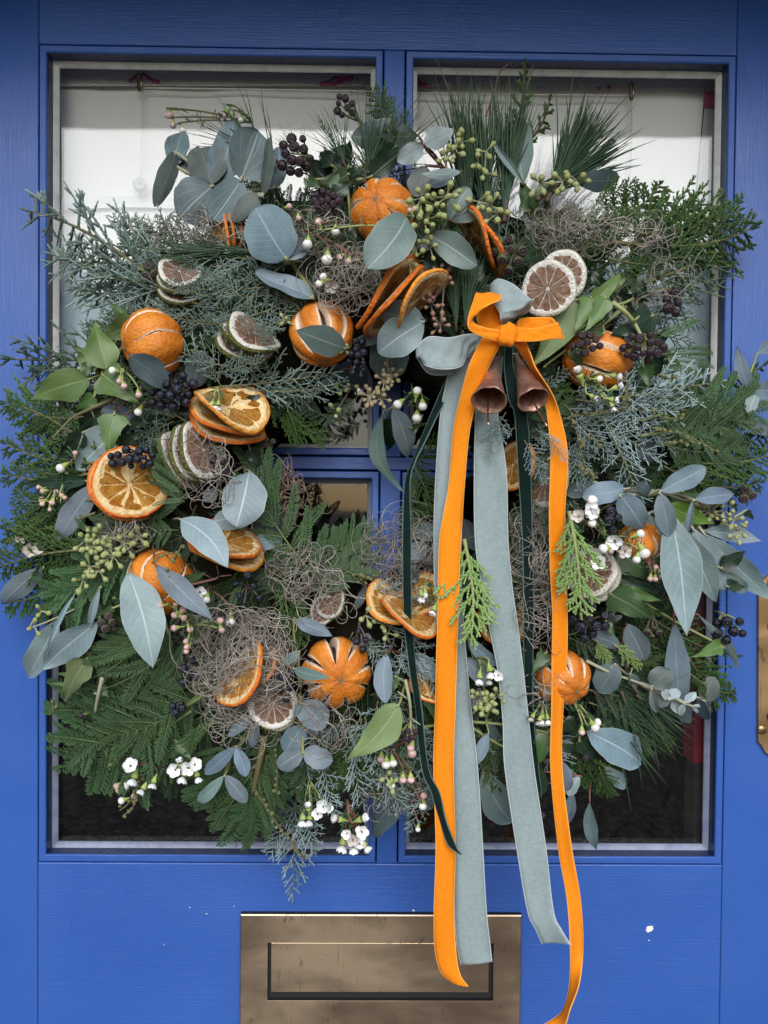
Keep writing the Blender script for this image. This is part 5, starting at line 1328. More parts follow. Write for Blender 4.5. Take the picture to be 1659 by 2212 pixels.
# ------------------------------------------------------------------ ivy
IV = dict(fold=.10, wave=.07)
def ivy(label, cf, leaves, mk='ivy', hub=None, off=.006):
    ls = [(l[0], l[1], l[2], l[3], l[4], dict(IV, **(l[5] if len(l) > 5 else {}))) for l in leaves]
    return sprig('ivy_sprig', label, 'ivy', cf, ls, 'ivy', LM[mk], off, hub, STEM_G, .0011, final=True)
ivy('cluster of green ivy leaves wrapped round the orange at the nine o\'clock side', C6, [(905, 722, 662, 825, 205, dict(off=.006)), (725, 1045, 640, 700, 215, dict(off=.010, shape='ivylong')), (640, 1050, 505, 880, 160, dict(off=-.004)), (690, 1075, 945, 1275, 255, dict(off=.014)), (610, 1105, 190, 1250, 225, dict(off=.006, shape='ivylong', fold=.05)), (640, 1220, 500, 1330, 110, dict(off=.0, m='ivymid')), (600, 1000, 570, 1120, 90, dict(off=-.006, m='ivymid')), (740, 1080, 800, 1210, 130, dict(off=-.004, m='ivymid')), (850, 700, 735, 590, 80, dict(off=-.01, m='ivymid'))], hub=(700, 1080))
ivy('small bright ivy leaf hanging in front of the slate blue leaf', R2, [(883, 345, 838, 682, 225, dict(off=.018)), (900, 590, 1100, 480, 150, dict(off=.0, m='ivydark')), (1000, 430, 1160, 420, 110, dict(off=-.006, m='ivydark'))], hub=(885, 240))
ivy('dark glossy ivy leaves over the door edge at nine o\'clock', R2, [(645, 490, 405, 735, 150, dict(off=.004)), (790, 330, 600, 470, 140, dict(off=-.002)), (690, 860, 115, 892, 120, dict(off=-.002, shape='ivylong')), (700, 890, 480, 1000, 130, dict(off=-.008))], 'ivydark', hub=(700, 480))
ivy('dark green ivy leaves packed at the twelve o\'clock top', C4, [(180, 640, 90, 530, 160, dict(off=-.006)), (330, 560, 180, 520, 170, dict(off=-.008)), (300, 700, 45, 780, 150, dict(off=.004, m='ivymid')), (190, 820, 225, 640, 90, dict(off=.008, m='ivymid')), (185, 850, 338, 742, 130, dict(off=.008, m='ivydark')), (0, 740, 110, 800, 110, dict(off=.002, m='ivymid')), (455, 720, 730, 500, 190, dict(off=-.006)), (640, 500, 430, 700, 150, dict(off=-.010)), (300, 1230, 330, 1030, 110, dict(off=-.004))], 'ivydark', hub=(280, 720))
ivy('large pale green ivy leaves fanned below the pale citrus face slice', R1, [(262, 615, -45, 1100, 330, dict(off=.004, lift=.0, m='ivypale')), (385, 590, 260, 855, 150, dict(off=.010)), (490, 595, 335, 845, 150, dict(off=.014)), (395, 640, 612, 395, 140, dict(off=.008)), (600, 500, 560, 420, 90, dict(off=.0)), (475, 850, 300, 840, 60, dict(off=.004, m='ivymid'))], 'ivy', hub=(430, 640))
ivy('broad dark ivy leaves behind the thick bent stalk', R1, [(830, 720, 515, 870, 250, dict(off=.0)), (900, 60, 640, 470, 260, dict(off=-.008)), (880, 200, 830, 520, 200, dict(off=-.012)), (680, 480, 800, 600, 180, dict(off=-.010)), (60, 1080, 120, 1180, 150, dict(off=-.012)), (250, 960, 320, 1120, 110, dict(off=.002, m='ivymid')), (760, 1080, 800, 1240, 150, dict(off=-.004, m='ivymid')), (540, 640, 480, 780, 90, dict(off=.0))], 'ivydark', hub=(760, 560))
ivy('mid green ivy leaves under the long pale leaves', R5, [(890, 820, 1262, 958, 170, dict(off=.0, m='ivy', shape='ivylong')), (500, 1170, 880, 1400, 300, dict(off=-.006)), (480, 1420, 870, 1480, 220, dict(off=-.012, m='ivydark')), (1290, 1300, 1490, 1165, 150, dict(off=.010, m='ivydark')), (1340, 1440, 1480, 1440, 120, dict(off=.0, m='ivydark')), (1480, 860, 1545, 930, 70, dict(off=-.006, m='ivydark'))], 'ivymid', hub=(900, 1150))
ivy('wide green ivy leaf with curled rim below the hanging pale slice', S1, [(520, 180, 858, 395, 240, dict(off=.010, lift=.014)), (660, 160, 905, 235, 100, dict(off=.002)), (570, 60, 880, 180, 140, dict(off=-.006, m='ivydark')), (1330, 560, 1110, 640, 130, dict(off=-.004, m='ivy')), (490, 400, 560, 500, 80, dict(off=-.002))], 'ivymid', hub=(560, 120))
ivy('long pale green leaf slanting beneath the star slit orange', R8, [(440, 978, 38, 1405, 235, dict(off=.020, lift=.014, shape='ivylong', m='ivypale', fold=.05, curve=-.06))], 'ivypale', hub=(485, 820))
ivy('notched pale ivy leaf over the lower window corner', R6, [(672, 935, 478, 1280, 225, dict(off=.002, m='ivypale', fold=.1)), (560, 1060, 415, 1045, 40, dict(off=-.004)), (560, 1140, 360, 1125, 36, dict(off=-.004)), (640, 880, 460, 960, 80, dict(off=-.004))], 'ivy', hub=(700, 900))
ivy('dark ivy leaves between the triple orange stack and the opening', R3, [(650, 310, 768, 180, 170, dict(off=.002)), (570, 250, 470, 160, 140, dict(off=.0)), (840, 310, 1035, 205, 140, dict(off=-.01)), (690, 570, 780, 740, 130, dict(off=-.006)), (430, 540, 510, 700, 80, dict(off=.0, m='ivymid'))], 'ivydark', hub=(660, 330))
ivy('dark ivy leaf hanging behind the pale purple tipped leaf', R4, [(290, 30, 240, 270, 190, dict(off=-.016)), (420, 95, 550, 60, 50, dict(off=-.006, m='ivymid'))], 'ivydark', hub=(300, 0))
ivy('green leaves between the velvet tails low in the wreath', R8, [(640, 930, 700, 1105, 80, dict(off=.0)), (1495, 610, 1390, 770, 110, dict(off=.0)), (1500, 1180, 1440, 1430, 140, dict(off=.004)), (420, 780, 395, 900, 60, dict(off=-.004)), (240, 1160, 430, 1090, 60, dict(off=.004)), (1280, 1330, 1330, 1438, 100, dict(off=-.01))], 'ivymid', hub=(900, 1100))
ivy('dark leaves under the lower waxflower buds beside the narrow orange tail', S1, [(180, 1100, 330, 1210, 150, dict(off=-.006)), (300, 1240, 400, 1400, 150, dict(off=-.006)), (0, 1180, 60, 1420, 110, dict(off=.0, m='ivymid')), (60, 780, 20, 560, 90, dict(off=-.004, m='ivymid'))], 'ivydark', hub=(240, 1160))
ivy('green leaf tucked between long pale leaves and dark hanging slice', R6, [(1430, 340, 1600, 260, 100, dict(off=.006)), (880, 540, 720, 600, 70, dict(off=.0)), (780, 1150, 840, 1240, 80, dict(off=-.006)), (1340, 1000, 1240, 1100, 120, dict(off=-.01))], 'ivymid', hub=(1200, 400))
ivy('green pointed leaves by the lower mullion', S2, [(1050, 250, 1160, 390, 90, dict(off=.0, shape='ivylong'))], 'ivymid', hub=(1030, 220))

# broad leaves tucked between the sprigs
for i, (x, y, dx, dy, mk, sh, n) in enumerate(((720, 400, 10, -60, 'ivydark', 'ivy', 3), (900, 560, 50, -30, 'ivydark', 'ivy', 3), (1150, 470, 30, -60, 'ivymid', 'ivy', 3), (1320, 640, 60, -30, 'ivydark', 'ivy', 4), (1400, 760, 60, 10, 'ivydark', 'ivy', 3), (1460, 1060, 60, 20, 'ivymid', 'ivy', 3),
        (1330, 1300, 40, 50, 'ivydark', 'ivy', 3), (1260, 1580, 20, 60, 'ivydark', 'ivy', 3), (1140, 1560, -10, 60, 'ivymid', 'ivy', 3), (880, 1620, 0, 60, 'ivydark', 'ivy', 3), (760, 1380, 20, 50, 'ivydark', 'ivy', 3), (620, 1500, -20, 60, 'dark', 'egg', 3), (430, 1330, -50, 30, 'ivydark', 'ivy', 3),
        (250, 1290, -60, 20, 'ivymid', 'ivy', 3), (230, 1090, -60, -10, 'ivydark', 'ivy', 3), (560, 560, -20, -60, 'ivydark', 'ivy', 3), (330, 640, -60, -20, 'dark', 'egg', 3), (430, 760, -30, 50, 'ivydark', 'ivy', 3), (600, 830, 30, 40, 'ivydark', 'ivy', 3), (560, 1090, 40, 30, 'dark', 'egg', 2), (1010, 640, 30, -50, 'ivydark', 'ivy', 3), (1240, 960, 30, 50, 'ivydark', 'ivy', 3), (1380, 930, 60, 20, 'dark', 'egg', 3), (1000, 1500, 10, 60, 'ivydark', 'ivy', 3), (700, 620, -30, -40, 'ivydark', 'ivy', 3))):
    ls = []
    for k in range(n):
        a = math.atan2(dy, dx) + (k - (n - 1) / 2) * 1.0 + fr.uniform(-.25, .25); L = fr.uniform(58, 88)
        bx, by = x + 14 * math.cos(a), y + 14 * math.sin(a)
        ls.append((bx, by, bx + L * math.cos(a), by + L * math.sin(a), L * fr.uniform(.62, .85), dict(off=fr.uniform(-.006, .004), **(IV if sh == 'ivy' else {}))))
    sprig('ivy_sprig' if sh == 'ivy' else 'eucalyptus_sprig', {'ivydark': 'dark glossy ivy leaves tucked', 'ivymid': 'mid green ivy leaves tucked', 'dark': 'dusky oval leaves tucked'}[mk], 'ivy' if sh == 'ivy' else 'eucalyptus', D1, ls, sh, LM[mk], -.014, (x, y), STEM_G, .0010)
# ------------------------------------------------------------------ dried fruit
orange(0, 825, 458, 69, -.22, .40, .88, -.006, 'topmost whole dried orange, scored skin and stem end under a sage leaf')
orange(3, 331, 741, 71, -.93, -.20, .30, -.004, 'whole dried orange tucked among green ivy leaves', 1.2)
orange(2, 695, 722, 68, .10, -.80, .45, -.004, 'whole dried orange with dark slits and an oval leaf across it', .4, (1, 1.0, 1.12))
orange(1, 1290, 777, 80, -.90, .15, .35, -.014, 'whole dried orange behind two ivy berry clusters and white flowers', .2, (.8, .8, 1.05))
orange(3, 345, 1258, 74, -.45, -.70, .45, -.004, 'whole dried orange behind two long hanging eucalyptus leaves', 2.4)
orange(2, 727, 1452, 75, .14, -.26, .95, .0, 'whole dried orange with star of slits round its stem end', .3)
orange(1, 1216, 1464, 60, .50, -.55, .60, -.002, 'dried orange with gaping slits behind the narrow orange tail', .9)
orange(1, 1383, 1168, 45, .3, .7, .55, -.006, 'small slit dried orange half hidden by waxflowers and blue black berries', .5)
ST = 'three stacked orange slices standing on edge under the silver dollar leaves'
for i, (x, y) in enumerate(((480, 508), (494, 505), (509, 502))):
    cslice('o', x, y, 44, (-.88, .12, .36), .002 - .004 * i, ['striped edge of an orange slice under the silver dollar leaves, foremost of three', 'middle of three edge on orange slices under the silver dollar leaves', 'innermost of three edge on orange slices beside the slate blue heart leaf'][i])
for i, (x, y, k) in enumerate(((497, 882, 'a'), (494, 899, 'o'), (494, 917, 'o'))):
    cslice(k, x, y, 83, (.30, .80, .46), .022 - .012 * i, ['amber orange slice, topmost of the fanned stack with tiny flowers on it', 'middle orange slice of the fanned stack of three', 'lowest red rimmed orange slice of the fanned stack of three'][i])
cslice('o', 279, 1047, 80, (.22, .30, .92), .018, 'big orange slice showing its whole face under blue berries', .4)
cslice('o', 272, 1052, 79, (.22, .30, .92), .006, 'orange slice directly behind the big face on slice')
for i, (x, y, k) in enumerate(((486, 1172, 'o'), (491, 1192, 'a'))):
    cslice(k, x, y, 80, (.14, .82, .46), .014 - .010 * i, ['curved orange slice behind the pale pointed leaf, upper of two', 'lower orange slice of the pair under the pale pointed leaf'][i])
for i, (x, y, k, r, n) in enumerate(((888, 1326, 'o', 70, (.45, .72, .52)), (848, 1314, 'a', 68, (.48, .74, .46)), (905, 1288, 'o', 55, (-.35, .55, .75)))):
    cslice(k, x, y, r, n, .014 - .010 * i, ['amber slice showing its ribs beside the dark ribbon', 'orange slice peeping out under the ribbed amber one', 'orange slice behind white flowers beside the broad orange tail'][i])
for i, (x, y) in enumerate(((526, 1456), (572, 1440))):
    cslice('o', x, y, 77 - 30 * i, (-.80, .42, .42), .016 - .016 * i, ['long edge of an orange slice caught in the grey moss nest', 'smaller slice edge behind the long one in the grey moss nest'][i])
for i, (x, y, r, k) in enumerate(((836, 634, 96, 'o'), (852, 650, 94, 'o'), (903, 642, 78, 'a'))):
    cslice(k, x, y, r, (.73, -.62, .28), .012 + .006 * i, ['outermost tilted orange slice above the slit whole orange', 'second tilted orange slice above the slit whole orange', 'amber tilted slice nearest the bow beside rosy pods'][i])
for i, (x, y) in enumerate(((1038, 512), (1056, 526))):
    cslice('o', x, y, 72, (-.82, -.48, .24), .004 - .008 * i, ['bright orange slice edge standing above the bow', 'second orange slice edge standing just behind the bright one above the bow'][i])
cslice('o', 1110, 1005, 58, (-.55, .35, .75), -.012, 'orange slice in shade between the sage tail and dark ribbon')
cslice('w', 1180, 1040, 58, (-.55, .30, .75), -.008, 'brown fleshed citrus slice between dark ribbon and narrow orange tail')
cslice('o', 1085, 1340, 56, (.2, .1, .95), -.012, 'orange slice hidden behind the sage velvet tail')
cslice('o', 921, 1488, 46, (.55, .60, .55), -.002, 'orange slice peeping out beside the broad orange tail')
for i, (x, y) in enumerate(((388, 588), (386, 608), (388, 628))):
    cslice('l', x, y, 47, (.12, .80, .55), .010 - .008 * i, ['top lime slice of the small stack under silvery juniper', 'middle lime slice of the small stack under silvery juniper', 'lowest lime slice of the small stack under silvery juniper'][i])
for i, (x, y) in enumerate(((549, 720), (536, 735), (524, 750))):
    cslice('l', x, y, 62, (.45, .74, .46), .014 - .011 * i, ['uppermost of three lime slices between juniper and the slit orange', 'middle of three lime slices between juniper and the slit orange', 'lowest of three lime slices between juniper and the slit orange'][i])
for i, (x, y) in enumerate(((436, 972), (415, 982), (394, 993))):
    cslice('l', x, y, 68, (.70, .36, .58), .018 - .011 * i, ['fanned lime slice nearest the dark gum nuts', 'middle of three fanned lime slices', 'fanned lime slice nearest the big orange face'][i])
cslice('l', 716, 1303, 38, (-.55, .45, .65), -.004, 'small lime slice half buried above the star slit orange')
cslice('l', 700, 1318, 36, (-.45, .35, .8), -.008, 'second small lime slice buried above the star slit orange')
cslice('w', 590, 1522, 54, (.0, .34, .92), .006, 'pale brown fleshed slice under the grey moss nest')
cslice('l', 596, 1530, 52, (.0, .40, .9), -.004, 'dark rimmed slice behind the pale one under the moss nest')
cslice('w', 1276, 1236, 58, (-.26, .34, .9), .008, 'pale citrus slice hanging behind the lime green sprig')
cslice('w', 1284, 1248, 57, (-.26, .34, .9), -.004, 'second pale slice tight behind the one at the lime green sprig')
cslice('w', 1184, 624, 60, (-.22, .12, .96), .022, 'large pale citrus slice facing out beside the bow', 1.0, 1.0)
cslice('w', 1213, 596, 54, (-.15, .1, .97), .008, 'pale citrus slice tucked behind the large face on one')
cslice('w', 420, 1358, 36, (.3, .5, .8), -.004, 'small white rimmed slice behind pink buds')

# ------------------------------------------------------------------ berries
IVY = 'cluster of capped ivy berries'; BLU = 'bunch of blue black privet berries'
cluster('ivy', C3, 1240, 560, 155, 190, 22, 40, .012, (1330, 560), desc='cluster of wrinkled black ivy berries', stem=STEM_G)
cluster('ivy', C4, 270, 210, 105, 110, 9, 30, -.006, (390, 330), desc='bare stalk of dried black berries', stem=STEM_G)
cluster('purp', C4, 140, 900, 125, 115, 17, 28, .016, desc='cluster of dusty violet berries')
cluster('green', C4, 1450, 1275, 150, 165, 15, 46, .012, (1500, 1230), desc='cluster of olive green capped berries', size=.3)
cluster('green', C6, 1020, 390, 75, 85, 5, 38, .004, desc='few olive capped berries')
cluster('ivy', R1, 980, 640, 95, 120, 7, 40, .004, (930, 540), desc='few brown black berries')
cluster('ivy', R1, 350, 940, 135, 120, 11, 36, .026, (330, 965), desc=IVY, stem=STEM_G)
cluster('ivy', R1, 770, 950, 200, 130, 26, 36, .020, (750, 870), desc=IVY, stem=STEM_G)
cluster('green', R2, 490, 410, 45, 55, 2, 34, .006, (610, 360), desc='two hard green berries on a bare twig')
cluster('ivy', R3, 470, 690, 120, 110, 9, 42, .016, (520, 760), name='gum_nut_cluster', desc='cluster of flat capped dark gum nuts', stem=STEM_G)
cluster('green', R3, 835, 535, 85, 55, 6, 26, .0, desc='dusky green berries')
cluster('green', R6, 845, 655, 95, 100, 9, 34, .010, desc='cluster of brown green gum nuts', name='gum_nut_cluster')
cluster('green', R5, 1500, 755, 85, 105, 7, 44, .004, (1480, 700), desc='cluster of olive green berries')
cluster('bb', S1, 370, 380, 165, 175, 26, 42, .020, desc='crowded cluster of blue black capped berries')
cluster('bb', S1, 1390, 430, 165, 135, 12, 44, .004, (1340, 330), desc='open cluster of blue black capped berries', stem=STEM_G)
cluster('green', S1, 840, 455, 105, 75, 10, 32, .0, (830, 320), desc='cluster of reddish green capped berries')
cluster('purp', R8, 510, 1200, 95, 65, 7, 30, .018, (520, 1110), desc='hanging umbel of violet berries', stem=STEM_G)
cluster('purp', S2, 345, 70, 45, 50, 4, 26, .004, (470, 50), desc='umbel of violet berries', stem=STEM_G)
cluster('purp', S2, 960, 450, 30, 50, 3, 24, -.004, (950, 370), desc='three violet berries')
cluster('blue', C6, 1150, 1185, 205, 155, 24, 36, .026, (1170, 1190), desc=BLU)
cluster('blue', R2, 1020, 690, 220, 125, 22, 36, .030, (1040, 640), desc=BLU)
cluster('blue', C7, 1335, 980, 95, 195, 22, 33, .018, (1380, 900), desc=BLU)
cluster('blue', R7, 665, 255, 145, 175, 8, 36, .016, (670, 240), desc='loose blue black berries on a twig', gap=2.2)
cluster('blue', R7, 250, 830, 110, 170, 9, 36, .012, (290, 880), desc='loose blue black berries', gap=2.2)
cluster('blue', R7, 170, 1120, 85, 80, 6, 36, .016, (180, 1060), desc='small bunch of blue black berries')
cluster('blue', R7, 1490, 620, 75, 120, 10, 34, .016, (1480, 520), desc=BLU)
cluster('blue', R7, 940, 950, 110, 170, 8, 36, .018, desc='loose blue black berries', gap=2.0)
cluster('bb', R5, 450, 940, 125, 125, 9, 50, .014, (430, 900), desc='bunch of big blue black capped berries')
cluster('ivy', S5, 15, 170, 30, 40, 2, 26, .004, (0, 60), desc='two dark berries on a dangling stalk')
cluster('green', S4, 1100, 355, 30, 50, 2, 30, -.004, desc='two green berries behind the velvet tail')
cluster('ivy', R7, 200, 560, 90, 180, 6, 40, .0, desc='few shadowed olive berries')

# ------------------------------------------------------------------ seed pods
pods('g', C4, [(840, 1040), (920, 930), (1000, 870), (820, 880)], 30, 30, 115, .032, seed=1)
pods('g', C4, [(1230, 900), (1320, 930), (1370, 990)], 14, 30, 95, .022, seed=2)
pods('g', C4, [(1060, 540), (1000, 590), (1120, 470)], 15, 28, 85, .010, seed=3)
pods('g', C4, [(1225, 620), (1270, 690), (1290, 540)], 9, 26, 75, .010, seed=4)
pods('g', C4, [(780, 1220), (730, 1330), (880, 1220)], 17, 26, 80, .022, desc='spray of small green seed pods', seed=5)
pods('g', C5, [(290, 640), (430, 630), (510, 620)], 15, 24, 75, .010, seed=6)
pods('p', C8, [(610, 210), (520, 300), (560, 430), (650, 240), (630, 570)], 36, 22, 75, .016, desc='spray of rosy pink seed pods', stem=STEM_V, seed=7)
pods('m', C8, [(120, 1090), (220, 970), (200, 1100), (280, 930)], 32, 22, 75, .010, desc='spray of rose tinted green seed pods', seed=8)
pods('g', R2, [(700, 1370), (820, 1400), (960, 1350), (760, 1290), (870, 1450), (1060, 1300), (660, 1330)], 44, 30, 95, .018, desc='long pale spray of green seed pods', seed=9)
pods('g', R6, [(690, 230), (640, 330), (760, 260)], 16, 28, 80, .018, seed=10)
pods('g', R6, [(320, 570), (260, 690), (840, 430)], 11, 24, 60, .008, desc='small green seed pods', seed=11)
pods('g', R5, [(1320, 860), (1400, 930), (1220, 880), (1430, 1020), (1180, 860)], 30, 24, 85, .006, seed=12)
pods('g', R8, [(1080, 970), (1010, 940), (1140, 920), (1060, 1010)], 24, 26, 75, .014, seed=13)
pods('g', R8, [(200, 340), (330, 410), (350, 470)], 11, 26, 65, .012, desc='small green seed pods', seed=14)
pods('g', C7, [(1200, 1230), (1290, 1200), (1170, 1400)], 8, 26, 55, .0, desc='sparse green seed pods on a bent stalk', stem=STEM_V, seed=15)
pods('g', C7, [(770, 690), (1240, 930)], 9, 20, 45, .010, desc='tiny green pods', seed=16)
pods('g', S3, [(1010, 400), (1050, 450)], 6, 24, 45, .012, desc='tiny lime green buds', seed=17)

# ------------------------------------------------------------------ acacia flower balls
balls(R5, [[(140, 150), (180, 250), (220, 380), (210, 500), (330, 610)], [(200, 330), (290, 300), (390, 360)], [(210, 480), (260, 560), (310, 600)], [(100, 150), (260, 110), (400, 90), (580, 60)]], .018)
balls(R5, [[(740, 260), (860, 250), (1000, 270), (1150, 340), (1280, 420)], [(840, 150), (1010, 140), (950, 110)], [(850, 340), (930, 330), (1100, 340)], [(780, 140), (760, 60)]], .018)
balls(R6, [[(1170, 200), (1260, 130), (1340, 180), (1400, 60)], [(1240, 320), (1300, 370), (1280, 260)], [(1300, 120), (1390, 130)]], .046)
balls(S2, [[(960, 120), (880, 260), (830, 420), (780, 560), (720, 680), (640, 750)], [(870, 350), (920, 250), (990, 290)], [(760, 620), (740, 720), (660, 790)], [(700, 350), (620, 380), (550, 440)]], .006)
balls(S3, [[(245, 80), (215, 200), (230, 360), (220, 520)], [(70, 490), (160, 640), (260, 780), (370, 920), (420, 990)]], .0)
balls(R6, [[(600, 950), (540, 990), (520, 1060)], [(430, 1200), (410, 1280), (405, 1350)], [(440, 1260), (435, 1320)]], .004)
balls(R8, [[(60, 20), (130, 50), (220, 80), (300, 40)], [(100, 60), (200, 100)]], .006)
balls(R7, [[(1430, 150), (1520, 170), (1590, 200)], [(1050, 620), (1020, 700), (960, 690)]], .010)
balls(R1, [[(860, 1150), (940, 1180), (1000, 1150)], [(600, 1290), (650, 1350), (630, 1130)]], .022)

# ------------------------------------------------------------------ waxflowers
wax(C3, (930, 330), [(740, 260, 55, 230, True), (780, 300, 48, 250, True)], [(330, 275, 24, 'p', 235), (345, 270, 22, 'p', 290), (362, 345, 24, 'p', 265), (430, 385, 26, 'w', 280), (850, 310, 22, 'w', 270)], -.012, 'arching waxflower sprig with brown buds', STEM)
wax(C3, (1330, 1120), [], [(1330, 1200, 38, 'w', 265), (1470, 1310, 42, 'w', 265), (1532, 1112, 32, 'w', 270), (1565, 1298, 24, 'p', 220), (1625, 1325, 24, 'p', 250), (1195, 935, 22, 'p', 20), (1110, 955, 18, 'p', 180), (1265, 1015, 22, 'p', 280), (1410, 1045, 26, 'p', 100)], .022, 'sprig of white and pink waxflower buds', STEM_R)
wax(C4, (690, 1080), [(655, 1270, 62), (690, 1135, 48)], [(665, 1200, 30, 'p', 200), (705, 1190, 30, 'w', 250), (745, 1170, 30, 'w', 60), (80, 1050, 24, 'p', 120), (740, 965, 20, 'p', 120), (770, 955, 20, 'p', 60)], .040, 'open blush waxflowers and beadlike buds')
wax(C7, (1180, 330), [(1130, 420, 62, None, True)], [(1045, 410, 30, 'w', 200), (1075, 362, 30, 'w', 120)], .022, 'faded waxflower with two round buds', STEM_R)
wax(C6, (830, 1050), [], [(765, 1052, 28, 'w', 175), (808, 1118, 24, 'p', 260), (838, 1152, 24, 'p', 280), (937, 1210, 24, 'p', 280)], .030, 'drooping pink waxflower buds')
wax(R2, (620, 640), [], [(475, 765, 38, 'w', 215), (580, 655, 22, 'p', 90), (1070, 330, 34, 'w', 240), (1075, 205, 22, 'p', 270)], .010, 'plump white waxflower bud', STEM_R)
wax(C7, (260, 1210), [(262, 1350, 48, 265), (230, 1345, 36, 275)], [(205, 1350, 26, 'w', 250)], .036, 'small drooping waxflowers', STEM_G)
wax(R2, (540, 800), [], [(335, 945, 24, 'p', 190), (435, 955, 22, 'p', 100), (325, 1010, 24, 'p', 170), (330, 1040, 22, 'p', 230), (405, 1030, 24, 'p', 250), (385, 1085, 18, 'p', 270), (475, 980, 18, 'p', 80), (498, 995, 20, 'p', 330), (300, 915, 18, 'p', 170)], .008, 'twiggy sprig of tiny rosy buds', STEM_G)
wax(R2, (330, 1340), [(160, 1300, 55, None, True), (230, 1400, 66, None, True), (300, 1390, 50, None, True)], [], .0, 'faded dry waxflowers')
wax(C8, (440, 1060), [], [(460, 1050, 32, 'w', 80), (325, 1140, 36, 'w', 220), (500, 1150, 34, 'w', 275), (458, 1235, 36, 'w', 265)], .020, 'four green and white waxflower buds')
wax(R1, (330, 1180), [(300, 1150, 62, 110), (560, 1160, 48, 350), (570, 1240, 48, 20), (545, 1330, 44, 350), (540, 1380, 40, 300), (400, 1310, 40, 330, True)], [(440, 1180, 26, 'w', 0)], .034, 'fresh white waxflowers in front of an orange')
wax(R5, (420, 1080), [(290, 850, 66), (200, 905, 60, None, True), (305, 880, 55), (480, 1090, 70), (555, 1170, 58, None, True), (355, 1250, 66)], [(300, 785, 42, 'w', 60), (305, 950, 36, 'w', 250), (395, 1150, 40, 'w', 200), (668, 1040, 36, 'w', 20), (700, 1180, 46, 'w', 300), (645, 1230, 34, 'w', 260), (445, 1170, 24, 'p', 320)], .030, 'mass of white waxflowers and buds')
wax(R5, (690, 1220), [], [(795, 1300, 22, 'p', 70), (848, 1278, 24, 'p', 20), (850, 1300, 22, 'p', 350), (825, 1320, 20, 'p', 300), (750, 1380, 24, 'p', 260), (790, 1382, 24, 'p', 275), (835, 1365, 22, 'p', 300), (860, 1330, 20, 'p', 330)], .012, 'tuft of pink tipped buds', STEM_R)
wax(R7, (420, 270), [(330, 280, 48)], [(382, 330, 30, 'w', 260), (550, 490, 38, 'w', 265)], .016, 'small waxflower with green bud', STEM_R)
wax(R7, (300, 520), [], [(55, 380, 22, 'p', 190), (160, 372, 20, 'p', 100), (155, 445, 26, 'p', 220), (208, 415, 26, 'p', 60), (215, 465, 26, 'p', 330), (155, 540, 26, 'p', 190), (262, 545, 26, 'p', 290), (480, 492, 26, 'p', 90), (488, 552, 24, 'p', 290), (235, 640, 22, 'p', 120), (240, 672, 24, 'p', 260), (235, 705, 22, 'p', 270)], .034, 'string of rosy pink waxflower buds', STEM_G)
wax(R8, (660, 110), [(605, 200, 50, 265), (690, 300, 46, 250)], [(625, 190, 28, 'w', 260)], .022, 'nodding waxflowers by the dark ribbon')
wax(R8, (1000, 650), [(1020, 790, 55, 265), (1095, 740, 58, 280), (1095, 800, 40, 260, True), (1155, 770, 46)], [], .014, 'waxflowers between the orange and sage tails')
wax(R8, (1470, 980), [(1510, 1085, 40, 280), (1450, 1095, 40, 250, True), (1400, 1070, 36, 240, True)], [], .016, 'waxflowers under the gaping orange')
wax(S1, (250, 950), [(30, 1080, 56, 260), (80, 1090, 46, 280)], [(410, 1140, 34, 'w', 300), (425, 1110, 30, 'w', 10), (318, 1175, 26, 'p', 270)], .012, 'waxflower buds on long green stalks')
wax(S2, (870, 420), [(720, 430, 62), (745, 510, 62, 250), (810, 590, 50, 240), (885, 545, 50, 250), (720, 560, 46, 200)], [(625, 570, 26, 'p', 210), (640, 600, 26, 'p', 220), (660, 675, 28, 'w', 200), (750, 640, 26, 'p', 240)], .012, 'bright waxflower cluster hanging over the dark pane', STEM_R)
wax(S2, (1150, 450), [(1045, 455, 62), (1100, 495, 62, 250), (1135, 440, 60), (1180, 420, 55), (1200, 500, 50, 280), (1080, 410, 46, 100)], [], .008, 'white waxflower cluster near small folded leaves')
wax(S3, (460, 420), [(410, 700, 56, 265), (460, 700, 52, 260), (560, 610, 58), (520, 660, 46), (590, 620, 42), (450, 620, 40, 100)], [], .006, 'hanging cluster of white waxflowers on green stalks', STEM_G)
wax(S3, (730, 560), [(670, 700, 54, 170), (830, 700, 54, 20), (700, 880, 66, 260), (780, 890, 62, 265), (835, 790, 56), (860, 890, 54, 300), (770, 850, 50, None, True), (730, 800, 44), (820, 880, 48)], [], .004, 'largest hanging cluster of white waxflowers at the bottom', STEM_R)
wax(S3, (1050, 200), [], [(972, 260, 30, 'p', 260), (1010, 300, 34, 'w', 265), (1060, 290, 32, 'w', 280), (1132, 410, 30, 'p', 270), (1190, 410, 30, 'p', 275), (1190, 180, 30, 'p', 250), (1195, 222, 34, 'p', 300), (1275, 600, 32, 'w', 270), (1280, 535, 26, 'p', 80), (1050, 450, 30, 'w', 270), (1240, 770, 20, 'w', 270)], .006, 'dangling pink waxflower buds', STEM_R)

